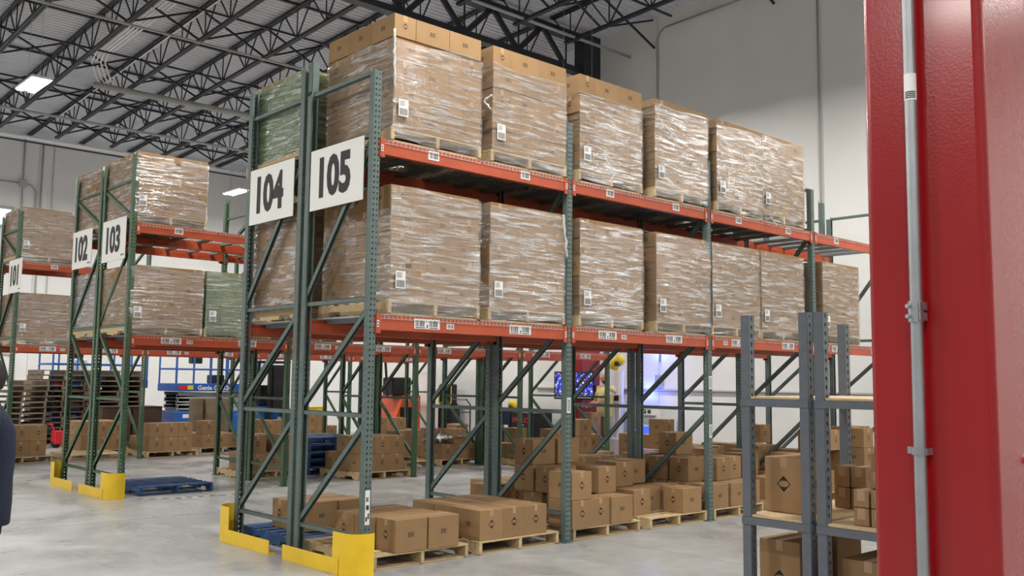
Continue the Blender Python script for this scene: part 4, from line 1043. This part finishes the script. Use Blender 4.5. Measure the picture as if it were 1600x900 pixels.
for i, y in enumerate((11.2, 11.6, 12.0)):
    c_ = thing('battery_charger', (12.0, y, .3), 'small dark charger with looped cable, %s of three by the right wall' % ('right', 'middle', 'left')[i], 'charger', 'wall chargers')
    ob('case', MB('black').cbox(-.1, .15, -.17, .17, 0, .4, .01).mesh('cs'), c_); ob('screen', MB('label').box(-.104, -.1, -.08, .05, .15, .3).mesh('s'), c_)
    ob('cable', MB('rubber').tube([(-.05, .14*cos(a), .45+.12*sin(a)) for a in [2*pi*k_/12 for k_ in range(13)]], .014, 5).mesh('cb'), c_)
    ob('stand', MB('dark').box(-.06, .1, -.1, .1, -.3, 0).mesh('stn'), c_)
# orange reach truck
rt = thing('reach_truck', (10.75, 14.7, 0), 'orange reach truck with a black overhead guard behind the racks', 'forklift')
m = MB('oran2'); m.prism([(0, .12), (1.0, .12), (1.0, 1.25), (.42, 1.25), (.05, .35)], 'Y', 0, 1.1); ob('body', m.mesh('bd', recalc=True), rt)
ob('battery_box', MB('black').cbox(.3, .82, -.02, 0, .2, .92, .005).mesh('bb'), rt); ob('data_label', MB('label').box(.45, .55, -.03, -.02, .6, .8).box(.7, .8, -.03, -.02, .35, .5).mesh('dl'), rt)
ob('backrest', MB('black').cbox(.1, .75, .1, .6, 1.25, 1.75, .03).mesh('bk'), rt)
m = MB('black')
for x in (-.1, .95):
    m.bar((x, .05, 1.2), (x-.1, .05, 2.2), .05, .05)
for y in (.0, .3, .6, .9): m.bar((-.25, y, 2.2), (.9, y, 2.2), .06, .05)
m.bar((-.25, 0, 2.2), (-.25, .95, 2.2), .06, .06); m.bar((.9, 0, 2.2), (.9, .95, 2.2), .06, .06); ob('overhead_guard', m.mesh('og'), rt)
ob('mast', MB('dark').box(-.5, -.4, .1, .2, .05, 2.25).box(-.5, -.4, .8, .9, .05, 2.25).box(-.5, -.42, .2, .8, 2.0, 2.1).box(-.5, -.42, .2, .8, .9, 1.0).mesh('ms'), rt)
put('lettering', textmesh('REACH', .12, 'whitep', .002) if False else textmesh('RAYMOND', .10, 'whitep', .002), rt, (.68, -.004, 1.12), '-Y')
for x in (.2, .8): ob('wheel', MB('rubber').tube([(x, .05, .12), (x, .2, .12)], .12, 14).mesh('wh'), rt)
ob('fork', MB('dark').box(-1.3, -.4, .2, .32, .04, .09).box(-1.3, -.4, .7, .82, .04, .09).mesh('fk'), rt)
# blue bodied lift truck
lt = thing('lift_truck', (7.0, 15.5, 0), 'blue-bodied lift truck with a tall black mast behind the racks', 'forklift')
m = MB('blue'); m.prism([(0, .2), (1.25, .2), (1.2, .72), (.9, .95), (.4, .95), (.02, .7)], 'Y', 0, 1.1); ob('body', m.mesh('bd', recalc=True), lt)
m = MB('black')
for x in (.35, .8): m.box(x, x+.09, -.15, -.05, .05, 2.15)
for z in (.5, 1.2, 1.95): m.box(.35, .9, -.14, -.08, z, z+.08)
m.box(.45, .8, -.2, -.12, .9, 2.0); ob('mast', m.mesh('ms'), lt)
m = MB('black')
for x in (.1, 1.1):
    for y in (.15, 1.0): m.bar((x, y, .8), (x*.8+.12, y, 2.1), .05, .05)
m.box(.1, 1.1, .1, 1.05, 2.08, 2.14).cbox(.35, .85, .4, .9, .95, 1.5, .05); ob('cab_guard', m.mesh('cg'), lt)
for x in (.2, 1.0): ob('wheel', MB('rubber').tube([(x, -.02, .22), (x, .16, .22)], .22, 16).mesh('wh'), lt)
ob('headlamp', MB('whitep').tube([(.75, -.03, .62), (.75, .02, .62)], .07, 10).mesh('hl'), lt)
# scissor lifts
def scissor(x, y, L, zd, txt, label):
    t = thing('scissor_lift', (x, y, 0), label, 'lift', 'blue scissor lifts'); Wd = 1.1
    m = MB('blue').cbox(.1, L-.1, 0, Wd, .25, .78, .03); ob('chassis', m.mesh('ch'), t)
    ob('hazard_label', MB('label').box(.25, .65, -.006, 0, .6, .7).box(.3, .42, -.006, 0, .35, .45).box(.9, 1.0, -.006, 0, .4, .65).mesh('hl'), t)
    for xx in (.35, L-.35): 
        for yy in (-.02, Wd-.12): ob('wheel', MB('rubber').tube([(xx, yy, .2), (xx, yy+.14, .2)], .2, 16).mesh('wh'), t)
    n = 5; z0 = .80; dz = (zd-.1-z0)/n
    for i in range(n):
        for s in (0, 1):
            a, b = (.15, L-.15) if (i+s) % 2 else (L-.15, .15)
            ob('scissor_arm', MB('lgrey').bar((a, .1+.1*s, z0+dz*i+.02), (b, .1+.1*s, z0+dz*i+dz*.9), .05, .11).bar((a, Wd-.1-.1*s, z0+dz*i+.02), (b, Wd-.1-.1*s, z0+dz*i+dz*.9), .05, .085).mesh('sa'), t)
    ob('platform', MB('blue').cbox(0, L, -.03, Wd+.03, zd-.05, zd+.16, .01).mesh('pl'), t)
    m = MB('blue'); hh = zd+1.05
    k = int(L/.42)
    for i in range(k+1):
        xx = .03+(L-.06)*i/k
        for yy in (0, Wd): m.tube([(xx, yy, zd+.1), (xx, yy, hh)], .024, 6)
    for z in (zd+.55, hh):
        for yy in (0, Wd): m.tube([(.03, yy, z), (L-.03, yy, z)], .026, 6)
        for xx in (.03, L-.03): m.tube([(xx, 0, z), (xx, Wd, z)], .026, 6)
    ob('guard_rail', m.mesh('gr'), t)
    ob('control_box', MB('black').cbox(.5, .8, .1, .35, zd+.7, zd+.95, .02).mesh('cb'), t); ob('tool_tray', MB('dark').cbox(1.3, 1.7, .6, .9, zd+.16, zd+.4, .02).mesh('tt'), t)
    put('lettering', textmesh(txt, .17, 'whitep', .006), t, (1.15, -.045, zd+.05), '-Y')
    ob('red_badge', MB('redpr').box(.08, .34, -.036, -.03, zd, zd+.11).use('rob').box(.34, .5, -.037, -.03, zd, zd+.11).mesh('rb'), t)
scissor(5.85, 17.7, 2.5, 1.36, 'Genie GS-3246', 'blue scissor lift with white lettering, right of the pair behind the racks')
scissor(2.95, 18.4, 2.45, 1.44, 'Genie GS-32', 'blue scissor lift, left of the pair behind the racks')
# dark cartons, rolls
for i, (x, w_) in enumerate(((3.15, .62), (3.82, .66))):
    tag(ob('crate', MB('darkbox').cbox(0, w_, 0, .7, 0, .98, .006).mesh('cr') if 'darkbox' in M else None, None, (x, 15.2, 0)), 'x', 'x') if False else None
M['darkcard'] = mat('dark_brown_card', (.065, .035, .022), .8, noise_s=5, noise_a=.1)
for x, w_, lb in ((3.12, .66, 'left'), (3.82, .68, 'right')):
    t = thing('crate', (x, 15.2, 0), 'tall dark brown crate behind rack 101, %s of two' % lb, 'crate')
    ob('crate_body', MB('darkcard').cbox(0, w_, 0, .7, .1, .98, .006).mesh('cr'), t); ob('crate_lid', MB('darkcard').cbox(-.01, w_+.01, -.01, .71, .98, 1.0, .003).mesh('cl'), t)
    ob('crate_foot', MB('oldwood').box(.03, .12, 0, .7, 0, .1).box(w_-.12, w_-.03, 0, .7, 0, .1).mesh('cf'), t)
for k, x in enumerate((5.38, 5.72, 6.06)):
    tag(ob('paper_roll', MB('oldwood').tube([(0, 0, 0), (0, 0, 1.18)], .165, 24).use('card_dark').tube([(0, 0, 1.18), (0, 0, 1.182)], .04, 12).mesh('roll'), None, (x, 15.3, 0)), 'upright brown paper roll behind rack 101, %s of three' % ('left', 'middle', 'right')[k], 'roll', 'paper rolls')
# yellow bins and boxes at the back
load(8.5, 15.4, [cells3, cells3[:4]], 'beside the orange truck, far back')
yb = thing('storage_bin', (8.62, 15.45, .73), 'yellow storage bin on cartons left of the orange truck', 'bin')
ob('bin_body', MB('rob').cbox(0, .5, 0, .35, 0, .2, .01).mesh('bb'), yb); ob('bin_rim', MB('rob').box(-.015, .515, -.015, .365, .19, .205).mesh('br'), yb)
# pallet jack
pj = thing('pallet_jack', (2.75, 16.6, 0), 'red pallet jack in front of the weathered pallet stacks', 'pallet jack')
ob('fork', MB('redpr').box(0, 1.15, 0, .16, .06, .12).mesh('f'), pj); ob('fork', MB('redpr').box(0, 1.15, .38, .54, .06, .12).mesh('f'), pj)
ob('pump', MB('redpr').cbox(-.15, .05, .12, .42, .08, .4, .02).mesh('p'), pj); ob('handle', MB('redpr').tube([(-.1, .27, .35), (-.2, .27, .55)], .02, 8).tube([(-.2, .15, .55), (-.2, .39, .55)], .018, 8).mesh('h'), pj)
ob('wheel', MB('rubber').tube([(-.08, .2, .09), (-.08, .34, .09)], .09, 12).mesh('w'), pj)

# ------------------------------------------------------------------ loose ends of film on the wrapped stacks
def film_tail(stack_no, pts, r=.008):
    nm = 'wrapped_carton_stack' + ('.%03d' % stack_no if stack_no else '')
    p = bpy.data.objects[nm]; rs = random.Random(stack_no); q = []
    P0 = [Vector(a) for a in pts]
    for a, b in zip(P0, P0[1:]):
        for i in range(6): q.append(a.lerp(b, i/6)+Vector((rs.uniform(-.008, .008), rs.uniform(-.006, .004), 0)))
    q.append(P0[-1])
    rr = [r*rs.uniform(.5, 1.6) for _ in q]; rr[-1] = .002
    ob('loose_film_end', MB('tailfilm').tube(q, rr, 7).mesh('tail', True), p)
M['tailfilm'] = mat('bunched_white_film', (.55, .54, .52), .25, bump=.5, bump_s=60)
film_tail(0, [(-.02, -.02, .92), (-.025, -.03, .7), (-.015, -.03, .5), (-.005, -.03, .36)], .011)
film_tail(1, [(-.02, -.01, .56), (-.07, .06, .50), (-.02, .0, .40)], .014)
film_tail(4, [(.0, -.03, -.02), (.25, -.04, .04), (.6, -.03, .06)], .008)
film_tail(5, [(.1, -.03, -.03), (.16, -.06, -.12), (.2, -.08, -.2)], .008)
film_tail(3, [(.03, -.025, .86), (.2, -.03, .74), (.42, -.03, .66)], .006)
film_tail(7, [(1.02, -.025, 1.06), (1.04, -.03, .9), (1.06, -.03, .72), (1.08, -.03, .6)], .011)
# crumpled film lying over cartons under rack 102
V = []; NN = 40
for j in range(NN):
    for i in range(NN):
        x, y = i/(NN-1)*1.3, j/(NN-1)*1.1
        V.append((x, y, .06+.17*abs(noise.noise(Vector((x*4, y*4, 3))))+.12*abs(noise.noise(Vector((x*11, y*11, 7))))+.08*sin(x*3)))
me = bpy.data.meshes.new('heap'); me.from_pydata(V, [], [(j*NN+i, j*NN+i+1, (j+1)*NN+i+1, (j+1)*NN+i) for j in range(NN-1) for i in range(NN-1)])
me.materials.append(M['hfilm']); uvl = me.uv_layers.new(name='UVMap'); lv = [0]*len(me.loops); me.loops.foreach_get('vertex_index', lv)
uvl.data.foreach_set('uv', [c for i in lv for c in V[i][:2]]); me.polygons.foreach_set('use_smooth', [True]*len(me.polygons))
tag(ob('loose_film', me, None, (6.95, 7.7, PH+CH*1-.02)), 'crumpled clear film lying over the cartons behind rack 103', 'film')
